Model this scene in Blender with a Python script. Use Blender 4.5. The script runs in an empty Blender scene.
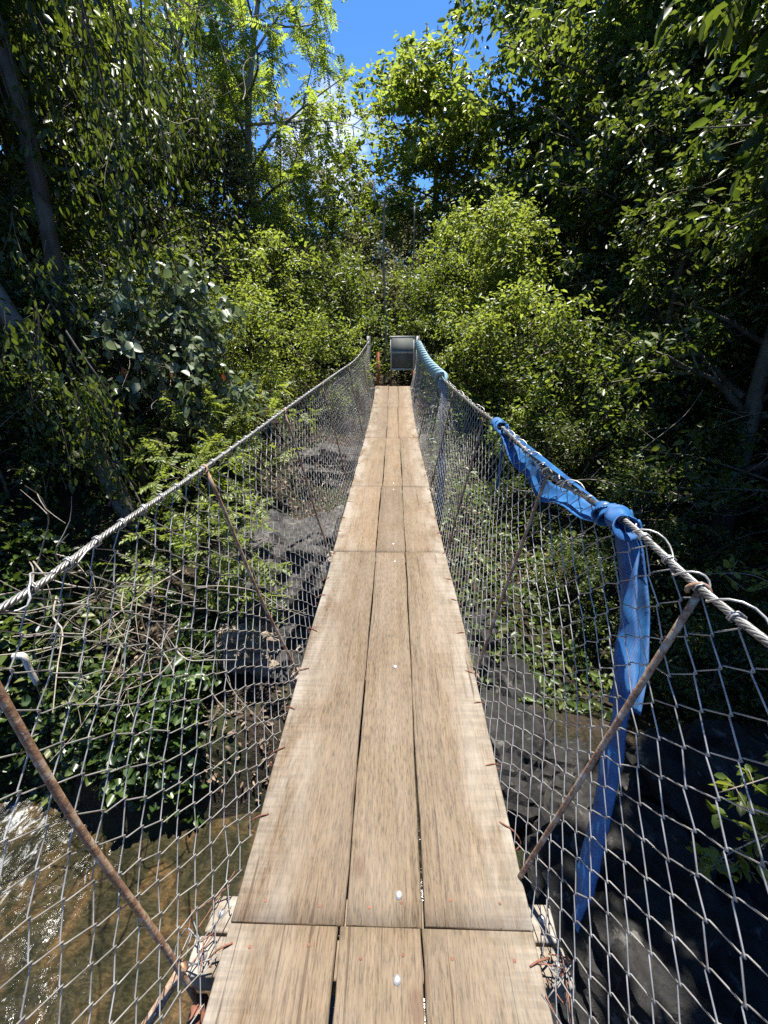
import bpy, math, random
import numpy as np
from mathutils import Vector, noise as mnoise

scene = bpy.context.scene
COL = scene.collection
PI = math.pi
RAD = math.radians

# ------------------------------------------------------------------ helpers
def tag(o, label=None, cat=None, group=None, kind=None):
    if label: o['label'] = label
    if cat: o['category'] = cat
    if group: o['group'] = group
    if kind: o['kind'] = kind
    return o

def empty(name, loc=(0, 0, 0), rz=0.0):
    o = bpy.data.objects.new(name, None)
    COL.objects.link(o)
    o.location = loc
    o.rotation_euler = (0, 0, rz)
    o.empty_display_size = 0.1
    return o

class MB:
    """collects vertices and faces of one mesh"""
    def __init__(s):
        s.v, s.f, s.n = [], [], 0
    def add(s, v, f):
        v = np.asarray(v, dtype=np.float64).reshape(-1, 3)
        s.v.append(v)
        for q in f:
            s.f.append([i + s.n for i in q])
        s.n += len(v)
    def add_quads(s, v, q):
        v = np.asarray(v, dtype=np.float64).reshape(-1, 3)
        s.v.append(v)
        s.f.extend((np.asarray(q) + s.n).tolist())
        s.n += len(v)
    def tube(s, pts, r, sides=6, cap=True, flat=None):
        P = np.asarray(pts, dtype=np.float64)
        n = len(P)
        R = np.full(n, r, dtype=np.float64) if np.isscalar(r) else np.asarray(r, dtype=np.float64)
        T = np.gradient(P, axis=0)
        T /= (np.linalg.norm(T, axis=1, keepdims=True) + 1e-12)
        a = np.array([0, 0, 1.0]) if abs(T[0, 2]) < 0.9 else np.array([1.0, 0, 0])
        N = np.zeros_like(P)
        nv = np.cross(T[0], a); nv /= np.linalg.norm(nv)
        N[0] = nv
        for i in range(1, n):
            nv = nv - T[i] * np.dot(nv, T[i])
            l = np.linalg.norm(nv)
            if l < 1e-9:
                nv = np.cross(T[i], a); l = np.linalg.norm(nv)
            nv = nv / l
            N[i] = nv
        B = np.cross(T, N)
        ang = np.arange(sides) * 2 * PI / sides
        ca, sa = np.cos(ang), np.sin(ang)
        V = P[:, None, :] + R[:, None, None] * (ca[None, :, None] * N[:, None, :] + sa[None, :, None] * B[:, None, :])
        i = np.arange(n - 1)[:, None] * sides
        j = np.arange(sides)[None, :]
        k = (np.arange(sides) + 1)[None, :] % sides
        Q = np.stack([i + j, i + k, i + sides + k, i + sides + j], -1).reshape(-1, 4)
        base = s.n
        s.add_quads(V, Q)
        if cap:
            s.f.append([base + q for q in range(sides)][::-1])
            s.f.append([base + (n - 1) * sides + q for q in range(sides)])
    def box(s, lo, hi, bev=0.0):
        x0, y0, z0 = lo; x1, y1, z1 = hi
        if bev <= 0:
            s.add([(x0, y0, z0), (x1, y0, z0), (x1, y1, z0), (x0, y1, z0), (x0, y0, z1), (x1, y0, z1), (x1, y1, z1), (x0, y1, z1)],
                  [(0, 3, 2, 1), (4, 5, 6, 7), (0, 1, 5, 4), (1, 2, 6, 5), (2, 3, 7, 6), (3, 0, 4, 7)])
        else:
            b = bev
            pr = [(x0 + b, z0), (x1 - b, z0), (x1, z0 + b), (x1, z1 - b), (x1 - b, z1), (x0 + b, z1), (x0, z1 - b), (x0, z0 + b)]
            V = [(x, y0, z) for x, z in pr] + [(x, y1, z) for x, z in pr]
            F = [list(range(8)), list(range(15, 7, -1))] + [(i, i + 8, (i + 1) % 8 + 8, (i + 1) % 8) for i in range(8)]
            s.add(V, F)
    def disc(s, c, r, h, sides=14, dome=0.0):
        c = np.array(c)
        ang = np.arange(sides) * 2 * PI / sides
        ring = np.stack([np.cos(ang) * r, np.sin(ang) * r, np.zeros(sides)], 1)
        V = np.concatenate([c + ring, c + ring * 0.92 + [0, 0, h], c + ring * 0.45 + [0, 0, h + dome], [c + [0, 0, h + dome * 1.2]]])
        F = []
        for i in range(sides):
            j = (i + 1) % sides
            F.append((i, j, sides + j, sides + i))
            F.append((sides + i, sides + j, 2 * sides + j, 2 * sides + i))
            F.append((2 * sides + i, 2 * sides + j, 3 * sides))
        s.add(V, F)
    def build(s, name, mat, parent=None, smooth=False, loc=None):
        me = bpy.data.meshes.new(name)
        V = np.concatenate(s.v) if s.v else np.zeros((0, 3))
        nv = len(V)
        lens = np.fromiter((len(q) for q in s.f), dtype=np.int32, count=len(s.f))
        idx = np.fromiter((i for q in s.f for i in q), dtype=np.int32, count=int(lens.sum()))
        me.vertices.add(nv)
        me.vertices.foreach_set('co', V.astype(np.float32).ravel())
        me.loops.add(len(idx))
        me.loops.foreach_set('vertex_index', idx)
        me.polygons.add(len(lens))
        st = np.zeros(len(lens), dtype=np.int32)
        st[1:] = np.cumsum(lens)[:-1]
        me.polygons.foreach_set('loop_start', st)
        me.polygons.foreach_set('loop_total', lens)
        me.update(calc_edges=True)
        me.validate()
        if smooth:
            me.polygons.foreach_set('use_smooth', np.ones(len(me.polygons), dtype=bool))
        me.materials.append(mat)
        o = bpy.data.objects.new(name, me)
        COL.objects.link(o)
        if parent is not None:
            o.parent = parent
        if loc is not None:
            o.location = loc
        return o

def dup(root, loc, rz, scale=1.0, label=None, group=None):
    r = root.copy(); COL.objects.link(r)
    r.location = loc; r.rotation_euler = (0, 0, rz)
    r.scale = (scale, scale, scale) if np.isscalar(scale) else scale
    if label: r['label'] = label
    if group: r['group'] = group
    for ch in list(root.children):
        c = ch.copy(); COL.objects.link(c); c.parent = r
        for g in list(ch.children):
            d = g.copy(); COL.objects.link(d); d.parent = c
    return r

def smooth01(a, b, x):
    t = np.clip((x - a) / (b - a), 0, 1)
    return t * t * (3 - 2 * t)

def curve(pts, n):
    """Catmull-Rom through points"""
    P = np.asarray(pts, dtype=float)
    P = np.vstack([2 * P[0] - P[1], P, 2 * P[-1] - P[-2]])
    m = len(P) - 3
    out = []
    for t in np.linspace(0, m - 1e-6, n):
        i = int(t); u = t - i
        a, b, c, d = P[i], P[i + 1], P[i + 2], P[i + 3]
        out.append(0.5 * ((2 * b) + (c - a) * u + (2 * a - 5 * b + 4 * c - d) * u ** 2 + (3 * b - a - 3 * c + d) * u ** 3))
    return np.array(out)

# ------------------------------------------------------------------ materials
def new_mat(name):
    m = bpy.data.materials.new(name)
    m.use_nodes = True
    nt = m.node_tree
    nt.nodes.clear()
    return m, nt, nt.nodes, nt.links

def ramp(N, stops, interp='LINEAR'):
    r = N.new('ShaderNodeValToRGB')
    r.color_ramp.interpolation = interp
    e = r.color_ramp.elements
    while len(e) < len(stops): e.new(0.5)
    for el, (p, c) in zip(e, stops):
        el.position = p
        el.color = (c[0], c[1], c[2], 1) if not np.isscalar(c) else (c, c, c, 1)
    return r

def coords(N, L, scale=(1, 1, 1), kind='Object', offs=None):
    tc = N.new('ShaderNodeTexCoord')
    mp = N.new('ShaderNodeMapping')
    mp.inputs['Scale'].default_value = scale
    L.new(tc.outputs[kind], mp.inputs['Vector'])
    if offs is not None: L.new(offs, mp.inputs['Location'])
    return mp.outputs['Vector']

def noise(N, L, vec, scale, detail=4, rough=0.55, dist=0.0):
    n = N.new('ShaderNodeTexNoise')
    n.inputs['Scale'].default_value = scale
    n.inputs['Detail'].default_value = detail
    n.inputs['Roughness'].default_value = rough
    n.inputs['Distortion'].default_value = dist
    L.new(vec, n.inputs['Vector'])
    return n.outputs['Fac']

def mix(N, L, fac, a, b, mode='MIX'):
    m = N.new('ShaderNodeMix')
    m.data_type = 'RGBA'
    m.blend_type = mode
    for sock, val in ((m.inputs[0], fac), (m.inputs[6], a), (m.inputs[7], b)):
        if hasattr(val, 'is_linked') or hasattr(val, 'links'): L.new(val, sock)
        elif np.isscalar(val): sock.default_value = val
        else: sock.default_value = (val[0], val[1], val[2], 1)
    return m.outputs[2]

def math_n(N, L, op, a, b=None):
    m = N.new('ShaderNodeMath'); m.operation = op
    for s, v in zip(m.inputs, (a, b)):
        if v is None: continue
        if np.isscalar(v): s.default_value = v
        else: L.new(v, s)
    return m.outputs[0]

def bump(N, L, h, strength, dist=0.01):
    b = N.new('ShaderNodeBump')
    b.inputs['Strength'].default_value = strength
    b.inputs['Distance'].default_value = dist
    L.new(h, b.inputs['Height'])
    return b.outputs['Normal']

def principled(nt, N, L, color, rough=0.6, metal=0.0, normal=None, spec=0.5):
    p = N.new('ShaderNodeBsdfPrincipled')
    o = N.new('ShaderNodeOutputMaterial')
    if np.isscalar(color) or isinstance(color, tuple):
        p.inputs['Base Color'].default_value = (*color, 1)
    else: L.new(color, p.inputs['Base Color'])
    if np.isscalar(rough): p.inputs['Roughness'].default_value = rough
    else: L.new(rough, p.inputs['Roughness'])
    if np.isscalar(metal): p.inputs['Metallic'].default_value = metal
    else: L.new(metal, p.inputs['Metallic'])
    p.inputs['Specular IOR Level'].default_value = spec
    if normal is not None: L.new(normal, p.inputs['Normal'])
    L.new(p.outputs[0], o.inputs['Surface'])
    return p, o

def leaf_mat(name, stops, trans=0.35, tcol=(0.16, 0.24, 0.02), rough=0.42, spec=0.5, dry=0.0):
    m, nt, N, L = new_mat(name)
    g = N.new('ShaderNodeNewGeometry')
    r = ramp(N, stops)
    L.new(g.outputs['Random Per Island'], r.inputs[0])
    col = r.outputs[0]
    # large patches where the plant is younger / older
    v = coords(N, L, (1, 1, 1))
    nz = noise(N, L, v, 0.9, 2)
    rr = ramp(N, [(0.35, 0.75), (0.65, 1.25)])
    L.new(nz, rr.inputs[0])
    col = mix(N, L, 1.0, col, rr.outputs[0], 'MULTIPLY')
    p = N.new('ShaderNodeBsdfPrincipled')
    L.new(col, p.inputs['Base Color'])
    p.inputs['Roughness'].default_value = rough
    p.inputs['Specular IOR Level'].default_value = spec
    t = N.new('ShaderNodeBsdfTranslucent')
    tc = mix(N, L, 0.55, col, tcol)
    L.new(tc, t.inputs['Color'])
    s = N.new('ShaderNodeMixShader')
    s.inputs[0].default_value = trans
    L.new(p.outputs[0], s.inputs[1]); L.new(t.outputs[0], s.inputs[2])
    o = N.new('ShaderNodeOutputMaterial')
    L.new(s.outputs[0], o.inputs['Surface'])
    return m

LEAF = {}
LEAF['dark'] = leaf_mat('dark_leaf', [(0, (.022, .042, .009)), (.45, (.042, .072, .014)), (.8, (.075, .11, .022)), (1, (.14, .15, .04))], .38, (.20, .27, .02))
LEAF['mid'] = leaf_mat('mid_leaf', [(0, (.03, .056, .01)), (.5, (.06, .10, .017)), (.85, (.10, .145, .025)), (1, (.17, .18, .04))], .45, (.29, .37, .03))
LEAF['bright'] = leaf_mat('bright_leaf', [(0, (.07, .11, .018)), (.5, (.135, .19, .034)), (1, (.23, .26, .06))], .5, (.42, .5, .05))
LEAF['feather'] = leaf_mat('feathery_leaf', [(0, (.07, .115, .014)), (.5, (.12, .18, .02)), (1, (.2, .25, .035))], .6, (.48, .6, .06), .55)
LEAF['grey'] = leaf_mat('grey_green_leaf', [(0, (.09, .12, .07)), (.6, (.16, .20, .12)), (1, (.26, .29, .20))], .3, (.15, .22, .05), .38, .6)
LEAF['olive'] = leaf_mat('olive_leaf', [(0, (.06, .075, .022)), (.5, (.11, .125, .035)), (.85, (.17, .17, .06)), (1, (.25, .21, .11))], .35, (.2, .22, .05), .5)
LEAF['big'] = leaf_mat('glossy_leaf', [(0, (.02, .04, .01)), (.6, (.045, .075, .018)), (1, (.09, .12, .03))], .32, (.2, .3, .02), .42, .3)
LEAF['orange'] = leaf_mat('withered_leaf', [(0, (.35, .07, .02)), (1, (.5, .14, .03))], .4, (.5, .12, .02))
LEAF['ivy'] = leaf_mat('ivy_leaf', [(0, (.012, .028, .007)), (.5, (.03, .06, .013)), (.85, (.06, .1, .02)), (1, (.12, .15, .04))], .3, (.16, .24, .02), .35)
LEAF['litter'] = leaf_mat('litter_leaf', [(0, (.05, .035, .02)), (.5, (.11, .075, .045)), (.8, (.2, .14, .09)), (1, (.28, .22, .15))], .15, (.2, .12, .05), .7)

def bark_mat(name, a, b, sc=9.0):
    m, nt, N, L = new_mat(name)
    v = coords(N, L, (1, 1, .22))
    n1 = noise(N, L, v, sc, 6, .65)
    n2 = noise(N, L, coords(N, L), 2.2, 3)
    r = ramp(N, [(.3, a), (.7, b)])
    L.new(n1, r.inputs[0])
    r2 = ramp(N, [(.45, 0.0), (.62, 1.0)])
    L.new(n2, r2.inputs[0])
    c = mix(N, L, math_n(N, L, 'MULTIPLY', r2.outputs[0], .35), r.outputs[0], (.22, .23, .19))
    principled(nt, N, L, c, .85, 0, bump(N, L, n1, .7, .02), .25)
    return m
BARK = bark_mat('bark', (.035, .027, .02), (.13, .105, .08))
PALEBARK = bark_mat('pale_bark', (.16, .14, .115), (.36, .33, .28))
DEADWOOD = bark_mat('dead_twig_wood', (.14, .115, .09), (.36, .31, .25), 20)
DARKTWIG = bark_mat('dark_twig_wood', (.05, .04, .03), (.15, .12, .09), 20)

def wood_mat(name, grey=0.0):
    m, nt, N, L = new_mat(name)
    oi = N.new('ShaderNodeObjectInfo')
    off = N.new('ShaderNodeVectorMath'); off.operation = 'SCALE'
    off.inputs[0].default_value = (7.3, 23.1, 3.7)
    L.new(oi.outputs['Random'], off.inputs['Scale'])
    v = coords(N, L, (38, 2.0, 10), offs=off.outputs[0])
    g1 = noise(N, L, v, 1.0, 8, .7, .5)
    vf = coords(N, L, (230, 26.0, 60), offs=off.outputs[0])
    g2 = noise(N, L, vf, 1.0, 5, .75)
    vc = coords(N, L, (70, 1.6, 30), offs=off.outputs[0])
    g3 = noise(N, L, vc, 1.0, 3, .5, .3)
    vb = coords(N, L, (2.2, 1.4, 2), offs=off.outputs[0])
    blot = noise(N, L, vb, 2.0, 4, .6)
    vs = coords(N, L, (5, 75, 3), offs=off.outputs[0])      # saw marks across the board
    saw = noise(N, L, vs, 1.0, 2, .5)
    r = ramp(N, [(.25, (.10, .070, .042)), (.42, (.146, .107, .068)), (.6, (.170, .126, .082)), (.8, (.21, .162, .11))])
    L.new(g1, r.inputs[0])
    vl = coords(N, L, (95, .55, 30), offs=off.outputs[0])
    g4 = noise(N, L, vl, 1.0, 5, .65, .8)
    rl = ramp(N, [(.38, .80), (.5, 1.0), (.64, 1.08)])
    L.new(g4, rl.inputs[0])
    rb = ramp(N, [(.3, .90), (.7, 1.07)])
    L.new(blot, rb.inputs[0])
    c = mix(N, L, 1.0, r.outputs[0], rb.outputs[0], 'MULTIPLY')
    c = mix(N, L, .7, c, rl.outputs[0], 'MULTIPLY')
    rf = ramp(N, [(.38, .42), (.50, 1.0), (.68, 1.28)])
    L.new(g2, rf.inputs[0])
    c = mix(N, L, .9, c, rf.outputs[0], 'MULTIPLY')
    pt = ramp(N, [(0, (.72, .70, .68)), (.35, (.98, .93, .87)), (.6, (.84, .84, .83)), (1, (1.05, .98, .90))]); L.new(oi.outputs['Random'], pt.inputs[0])
    c = mix(N, L, 1.0, c, pt.outputs[0], 'MULTIPLY')
    # weathered silver wear, strongest along the open edges of the deck
    tc = N.new('ShaderNodeNewGeometry')
    sp = N.new('ShaderNodeSeparateXYZ')
    L.new(tc.outputs['Position'], sp.inputs[0])
    ex = math_n(N, L, 'ABSOLUTE', math_n(N, L, 'SUBTRACT', sp.outputs['X'], .02))
    er = ramp(N, [(.22, 0.0), (.42, .75)]); L.new(ex, er.inputs[0])
    vw = coords(N, L, (9, 3, 4), offs=off.outputs[0])
    w = noise(N, L, vw, 1.0, 5, .65)
    wr = ramp(N, [(.36, 0.0), (.66, 1.0)]); L.new(w, wr.inputs[0])
    wf = math_n(N, L, 'MULTIPLY', math_n(N, L, 'ADD', er.outputs[0], .14 + grey), wr.outputs[0])
    c = mix(N, L, wf, c, (.285, .26, .222))
    sr = ramp(N, [(.42, .72), (.58, 1.14)]); L.new(saw, sr.inputs[0])
    c = mix(N, L, math_n(N, L, 'MULTIPLY', er.outputs[0], .8), c, mix(N, L, 1.0, c, sr.outputs[0], 'MULTIPLY'))
    # drying cracks
    cr = ramp(N, [(.29, 1.0), (.325, 0.0)]); L.new(g3, cr.inputs[0])
    c = mix(N, L, math_n(N, L, 'MULTIPLY', cr.outputs[0], .75), c, (.07, .045, .03))
    # dark stain spots
    vk = coords(N, L, (1, .55, 1), offs=off.outputs[0])
    vo = N.new('ShaderNodeTexVoronoi'); vo.inputs['Scale'].default_value = 5
    L.new(vk, vo.inputs['Vector'])
    kr = ramp(N, [(.05, 1.0), (.12, 0.0)]); L.new(vo.outputs['Distance'], kr.inputs[0])
    c = mix(N, L, math_n(N, L, 'MULTIPLY', kr.outputs[0], .6), c, (.1, .06, .04))
    h = math_n(N, L, 'ADD', math_n(N, L, 'MULTIPLY', g2, .5), math_n(N, L, 'SUBTRACT', g1, math_n(N, L, 'MULTIPLY', cr.outputs[0], 1.2)))
    principled(nt, N, L, c, .78, 0, bump(N, L, h, .55, .006), .3)
    return m
WOOD = wood_mat('weathered_plank_wood')
BEAMWOOD = wood_mat('weathered_beam_wood', .2)

def metal_mat(name, a, b, rough=.45, metal=.75, sc=40):
    m, nt, N, L = new_mat(name)
    n = noise(N, L, coords(N, L), sc, 4)
    r = ramp(N, [(.35, a), (.65, b)]); L.new(n, r.inputs[0])
    principled(nt, N, L, r.outputs[0], rough, metal, bump(N, L, n, .15, .002))
    return m
GALV = metal_mat('galvanised_wire', (.26, .255, .245), (.52, .51, .49), .42, .5, 18)
ROPE = metal_mat('galvanised_rope', (.14, .138, .13), (.30, .295, .285), .45, .5, 60)
STEEL = metal_mat('grey_steel', (.10, .105, .11), (.17, .175, .18), .55, .4, 14)
PANEL = metal_mat('sheet_metal', (.09, .10, .093), (.13, .145, .135), .75, .0, 6)
BOLT = metal_mat('bolt_metal', (.30, .29, .28), (.52, .51, .49), .48, .6, 60)

def rust_mat():
    m, nt, N, L = new_mat('rusty_paint')
    v = coords(N, L)
    n = noise(N, L, v, 22, 6, .75)
    n2 = noise(N, L, v, 90, 4, .6)
    r = ramp(N, [(.38, (.44, .39, .33)), (.46, (.34, .23, .14)), (.52, (.24, .10, .04)), (.59, (.10, .05, .03)), (.66, (.42, .37, .31))])
    L.new(n, r.inputs[0])
    c = mix(N, L, .18, r.outputs[0], mix(N, L, n2, (.05, .03, .02), (.7, .6, .5)), 'MIX')
    principled(nt, N, L, c, .75, .1, bump(N, L, n2, .4, .003), .35)
    return m
RUST = rust_mat()
m, nt, N, L = new_mat('bright_rust')
n = noise(N, L, coords(N, L), 25, 4)
r = ramp(N, [(.3, (.30, .075, .03)), (.7, (.45, .14, .06))]); L.new(n, r.inputs[0])
principled(nt, N, L, r.outputs[0], .7); ORANGE = m
m, nt, N, L = new_mat('brown_rust')
n = noise(N, L, coords(N, L), 60, 4)
r = ramp(N, [(.3, (.10, .04, .025)), (.7, (.24, .10, .06))]); L.new(n, r.inputs[0])
principled(nt, N, L, r.outputs[0], .75, .2); BROWNRUST = m

def strap_mat(name, a, b):
    m, nt, N, L = new_mat(name)
    tc = N.new('ShaderNodeTexCoord')
    w = N.new('ShaderNodeTexWave'); w.wave_type = 'BANDS'; w.bands_direction = 'DIAGONAL'
    w.inputs['Scale'].default_value = 160
    L.new(tc.outputs['Object'], w.inputs['Vector'])
    n = noise(N, L, tc.outputs['Object'], 18, 4)
    r = ramp(N, [(.3, a), (.75, b)]); L.new(n, r.inputs[0])
    wr = ramp(N, [(.2, .72), (.7, 1.1)]); L.new(w.outputs['Fac'], wr.inputs[0])
    c = mix(N, L, .8, r.outputs[0], wr.outputs[0], 'MULTIPLY')
    p = N.new('ShaderNodeBsdfPrincipled')
    L.new(c, p.inputs['Base Color']); p.inputs['Roughness'].default_value = .6
    L.new(bump(N, L, w.outputs['Fac'], .5, .002), p.inputs['Normal'])
    t = N.new('ShaderNodeBsdfTranslucent'); L.new(c, t.inputs['Color'])
    s = N.new('ShaderNodeMixShader'); s.inputs[0].default_value = .03
    L.new(p.outputs[0], s.inputs[1]); L.new(t.outputs[0], s.inputs[2])
    o = N.new('ShaderNodeOutputMaterial'); L.new(s.outputs[0], o.inputs['Surface'])
    return m
BLUE = strap_mat('blue_webbing', (.007, .06, .20), (.022, .16, .40))
TEAL = strap_mat('faded_blue_webbing', (.10, .19, .27), (.17, .28, .38))
CYAN = strap_mat('pale_blue_webbing', (.15, .27, .34), (.22, .36, .43))

def rock_mat(name, stops):
    m, nt, N, L = new_mat(name)
    v = coords(N, L)
    n1 = noise(N, L, v, 2.6, 8, .68)
    n2 = noise(N, L, v, 14, 6, .7)
    r = ramp(N, stops); L.new(n1, r.inputs[0])
    r2 = ramp(N, [(.35, .35), (.65, 1.35)]); L.new(n2, r2.inputs[0])
    c = mix(N, L, 1.0, r.outputs[0], r2.outputs[0], 'MULTIPLY')
    n3 = noise(N, L, v, 5, 5, .7)
    lr = ramp(N, [(.60, 0.0), (.66, 1.0)]); L.new(n3, lr.inputs[0])
    c = mix(N, L, math_n(N, L, 'MULTIPLY', lr.outputs[0], .5), c, mix(N, L, .5, c, (.30, .29, .25)))
    h = math_n(N, L, 'ADD', n1, math_n(N, L, 'MULTIPLY', n2, .4))
    principled(nt, N, L, c, .8, 0, bump(N, L, h, .9, .05), .35)
    return m
ROCK = rock_mat('dark_rock', [(.3, (.02, .019, .017)), (.55, (.06, .055, .05)), (.75, (.13, .12, .105))])
SHADEROCK = rock_mat('shade_dark_rock', [(.3, (.008, .008, .007)), (.55, (.018, .017, .015)), (.75, (.04, .037, .034))])  # copy of the dark rock, its colour lowered to stand in for deep shade
PALEROCK = rock_mat('tan_rock', [(.3, (.12, .09, .06)), (.5, (.25, .20, .14)), (.75, (.40, .35, .28))])

# ------------------------------------------------------------------ terrain, water, sky
def ground_z(X, Y):
    X = np.asarray(X, float); Y = np.asarray(Y, float)
    edge = 2.35 + .25 * np.sin(X * 1.3 + .7) + .12 * np.sin(X * 3.1) + .10 * X * (X < 0)
    s = Y - edge
    z = -3.3 + 1.15 * smooth01(-.15, .75, s) + .75 * smooth01(.8, 3.6, s)
    z = z + 1.25 * smooth01(5.2, 9.8, Y)
    # the left bank climbs quickly, the right gully stays low
    z = z + 1.8 * smooth01(-1.6, -5.5, X) * smooth01(2.0, 3.6, Y)
    z = z + .9 * np.clip((-X - 6) / 4, 0, 6) * smooth01(-1, 3, Y)
    z = z - .55 * smooth01(.9, 2.2, X) * smooth01(2.5, 4, Y) * (1 - smooth01(8, 10.5, Y))
    z = z + .55 * np.clip((X - 6.5), 0, 30) * .9
    z = z + 1.15 * smooth01(.35, 1.3, X) * (1 - smooth01(1.8, 3.2, Y)) * smooth01(-3.5, -1, Y)
    # behind the landing the hill rises
    z = z + .32 * smooth01(9.3, 9.9, Y) + .10 * np.clip(Y - 10, 0, 4) + .2 * np.clip(Y - 14, 0, 40)
    # the camera's bank
    z = z + 3.2 * smooth01(-2.2, -4.0, Y)
    z = z + .10 * np.sin(X * 1.9 + Y * .7) * np.sin(Y * 1.6) + .05 * np.sin(X * 5.1 + 1) * np.sin(Y * 4.3)
    return z

m, nt, N, L = new_mat('forest_soil')
v = coords(N, L)
n1 = noise(N, L, v, 1.3, 6, .65); n2 = noise(N, L, v, 22, 6, .7)
r = ramp(N, [(.3, (.012, .010, .007)), (.5, (.03, .023, .015)), (.7, (.075, .054, .036))])
L.new(n2, r.inputs[0])
r1 = ramp(N, [(.45, 0.0), (.6, .6)]); L.new(n1, r1.inputs[0])
c = mix(N, L, r1.outputs[0], r.outputs[0], (.03, .045, .014))
principled(nt, N, L, c, .9, 0, bump(N, L, n2, .9, .06), .2)
SOIL = m

xs = np.unique(np.concatenate([np.linspace(-60, -9, 30), np.linspace(-9, 9, 110), np.linspace(9, 60, 30)]))
ys = np.unique(np.concatenate([np.linspace(-40, -4, 16), np.linspace(-4, 12, 110), np.linspace(12, 75, 36)]))
GX, GY = np.meshgrid(xs, ys)
GZ = ground_z(GX, GY)
g = MB()
nx, ny = len(xs), len(ys)
ii = np.arange(ny - 1)[:, None] * nx + np.arange(nx - 1)[None, :]
g.add_quads(np.stack([GX, GY, GZ], -1).reshape(-1, 3), np.stack([ii, ii + 1, ii + nx + 1, ii + nx], -1).reshape(-1, 4))
go = g.build('ground', SOIL, smooth=True)
tag(go, 'leaf littered forest ground and stream banks', 'ground', kind='structure')

# stream
m, nt, N, L = new_mat('stream_water')
v = coords(N, L)
n1 = noise(N, L, coords(N, L, (1.5, 1.0, 1)), 2.4, 6, .62, 1.0)
n2 = noise(N, L, v, 3.4, 5, .6)
r = ramp(N, [(.32, (.010, .011, .006)), (.5, (.024, .021, .011)), (.64, (.052, .034, .015)), (.78, (.095, .062, .03))])
L.new(n1, r.inputs[0])
sp = N.new('ShaderNodeSeparateXYZ')
gg = N.new('ShaderNodeNewGeometry'); L.new(gg.outputs['Position'], sp.inputs[0])
fx = ramp(N, [(0.0, 1.0), (1.0, 0.0)])
fm = N.new('ShaderNodeMapRange'); fm.inputs[1].default_value = -1.5; fm.inputs[2].default_value = -3.1; fm.clamp = True
L.new(math_n(N, L, 'ADD', sp.outputs['X'], math_n(N, L, 'MULTIPLY', sp.outputs['Y'], .25)), fm.inputs[0])
n3 = noise(N, L, coords(N, L, (1.9, 1, 1)), 5.0, 9, .78, .8)
fr = math_n(N, L, 'ADD', math_n(N, L, 'MULTIPLY', fm.outputs[0], .22), n3)
fo = ramp(N, [(.71, 0.0), (.84, 1.0)]); L.new(fr, fo.inputs[0])
c = mix(N, L, math_n(N, L, 'MULTIPLY', fo.outputs[0], .8), r.outputs[0], (.5, .52, .52))
rr = mix(N, L, fo.outputs[0], mix(N, L, fm.outputs[0], (.10, .10, .10), (.13, .13, .13)), (.6, .6, .6))
nr = noise(N, L, coords(N, L, (1.0, 2.2, 1)), 11, 4, .6, 1.6)
rp = ramp(N, [(.40, .72), (.50, 1.0), (.56, 1.7), (.62, 1.0)]); L.new(nr, rp.inputs[0])
c = mix(N, L, .85, c, rp.outputs[0], 'MULTIPLY')  # light ripple lines, like caustics, painted into the water colour
nb = noise(N, L, coords(N, L, (1, 1.4, 1)), 13, 4, .6, .8)
bn = N.new('ShaderNodeBump'); bn.inputs['Distance'].default_value = .03
L.new(nb, bn.inputs['Height']); L.new(math_n(N, L, 'ADD', math_n(N, L, 'MULTIPLY', fm.outputs[0], .75), .12), bn.inputs['Strength'])
principled(nt, N, L, c, rr, 0, bn.outputs['Normal'], .28)
WATER = m
wx = np.linspace(-9, 6, 260); wy = np.linspace(-3.5, 3.4, 150)
WX, WY = np.meshgrid(wx, wy)
rapid = smooth01(-1.2, -3.0, WX + .25 * WY)
WZ = -2.82 + (.002 + .012 * rapid) * (np.sin(WX * 9 + 2 * np.sin(WY * 5)) + np.sin(WY * 13 + 2.3 * np.sin(WX * 6)) + .7 * np.sin(WX * 23 + WY * 17)) + (.001 + .006 * rapid) * np.sin(WX * 41 + 3 * np.sin(WY * 19))
g = MB(); nx, ny = len(wx), len(wy)
ii = np.arange(ny - 1)[:, None] * nx + np.arange(nx - 1)[None, :]
g.add_quads(np.stack([WX, WY, WZ], -1).reshape(-1, 3), np.stack([ii, ii + 1, ii + nx + 1, ii + nx], -1).reshape(-1, 4))
wo = g.build('stream_water', WATER, smooth=True)
tag(wo, 'shallow brown stream water with white rapids under the bridge', 'water', kind='structure')

# sky and sun
SUN_DIR = Vector((.055, .22, 1.0)).normalized()
w = bpy.data.worlds.new('World'); scene.world = w; w.use_nodes = True
nt = w.node_tree; N, L = nt.nodes, nt.links
N.clear()
sky = N.new('ShaderNodeTexSky'); sky.sky_type = 'NISHITA'; sky.sun_disc = False
sky.sun_elevation = math.asin(SUN_DIR.z); sky.sun_rotation = math.atan2(SUN_DIR.x, SUN_DIR.y)
sky.air_density = 1.0; sky.dust_density = 0.0; sky.ozone_density = 5.0; sky.altitude = 900
tc = N.new('ShaderNodeTexCoord')
mp = N.new('ShaderNodeMapping'); mp.inputs['Scale'].default_value = (1, 1, 2.2); mp.inputs['Location'].default_value = (.25, .1, .55)
L.new(tc.outputs['Generated'], mp.inputs[0])
cn = noise(N, L, mp.outputs[0], 2.6, 8, .58, .3)
dp = N.new('ShaderNodeVectorMath'); dp.operation = 'DISTANCE'
nv = N.new('ShaderNodeVectorMath'); nv.operation = 'NORMALIZE'; L.new(tc.outputs['Generated'], nv.inputs[0])
L.new(nv.outputs[0], dp.inputs[0]); dp.inputs[1].default_value = (-.135, .95, .27)
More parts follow.
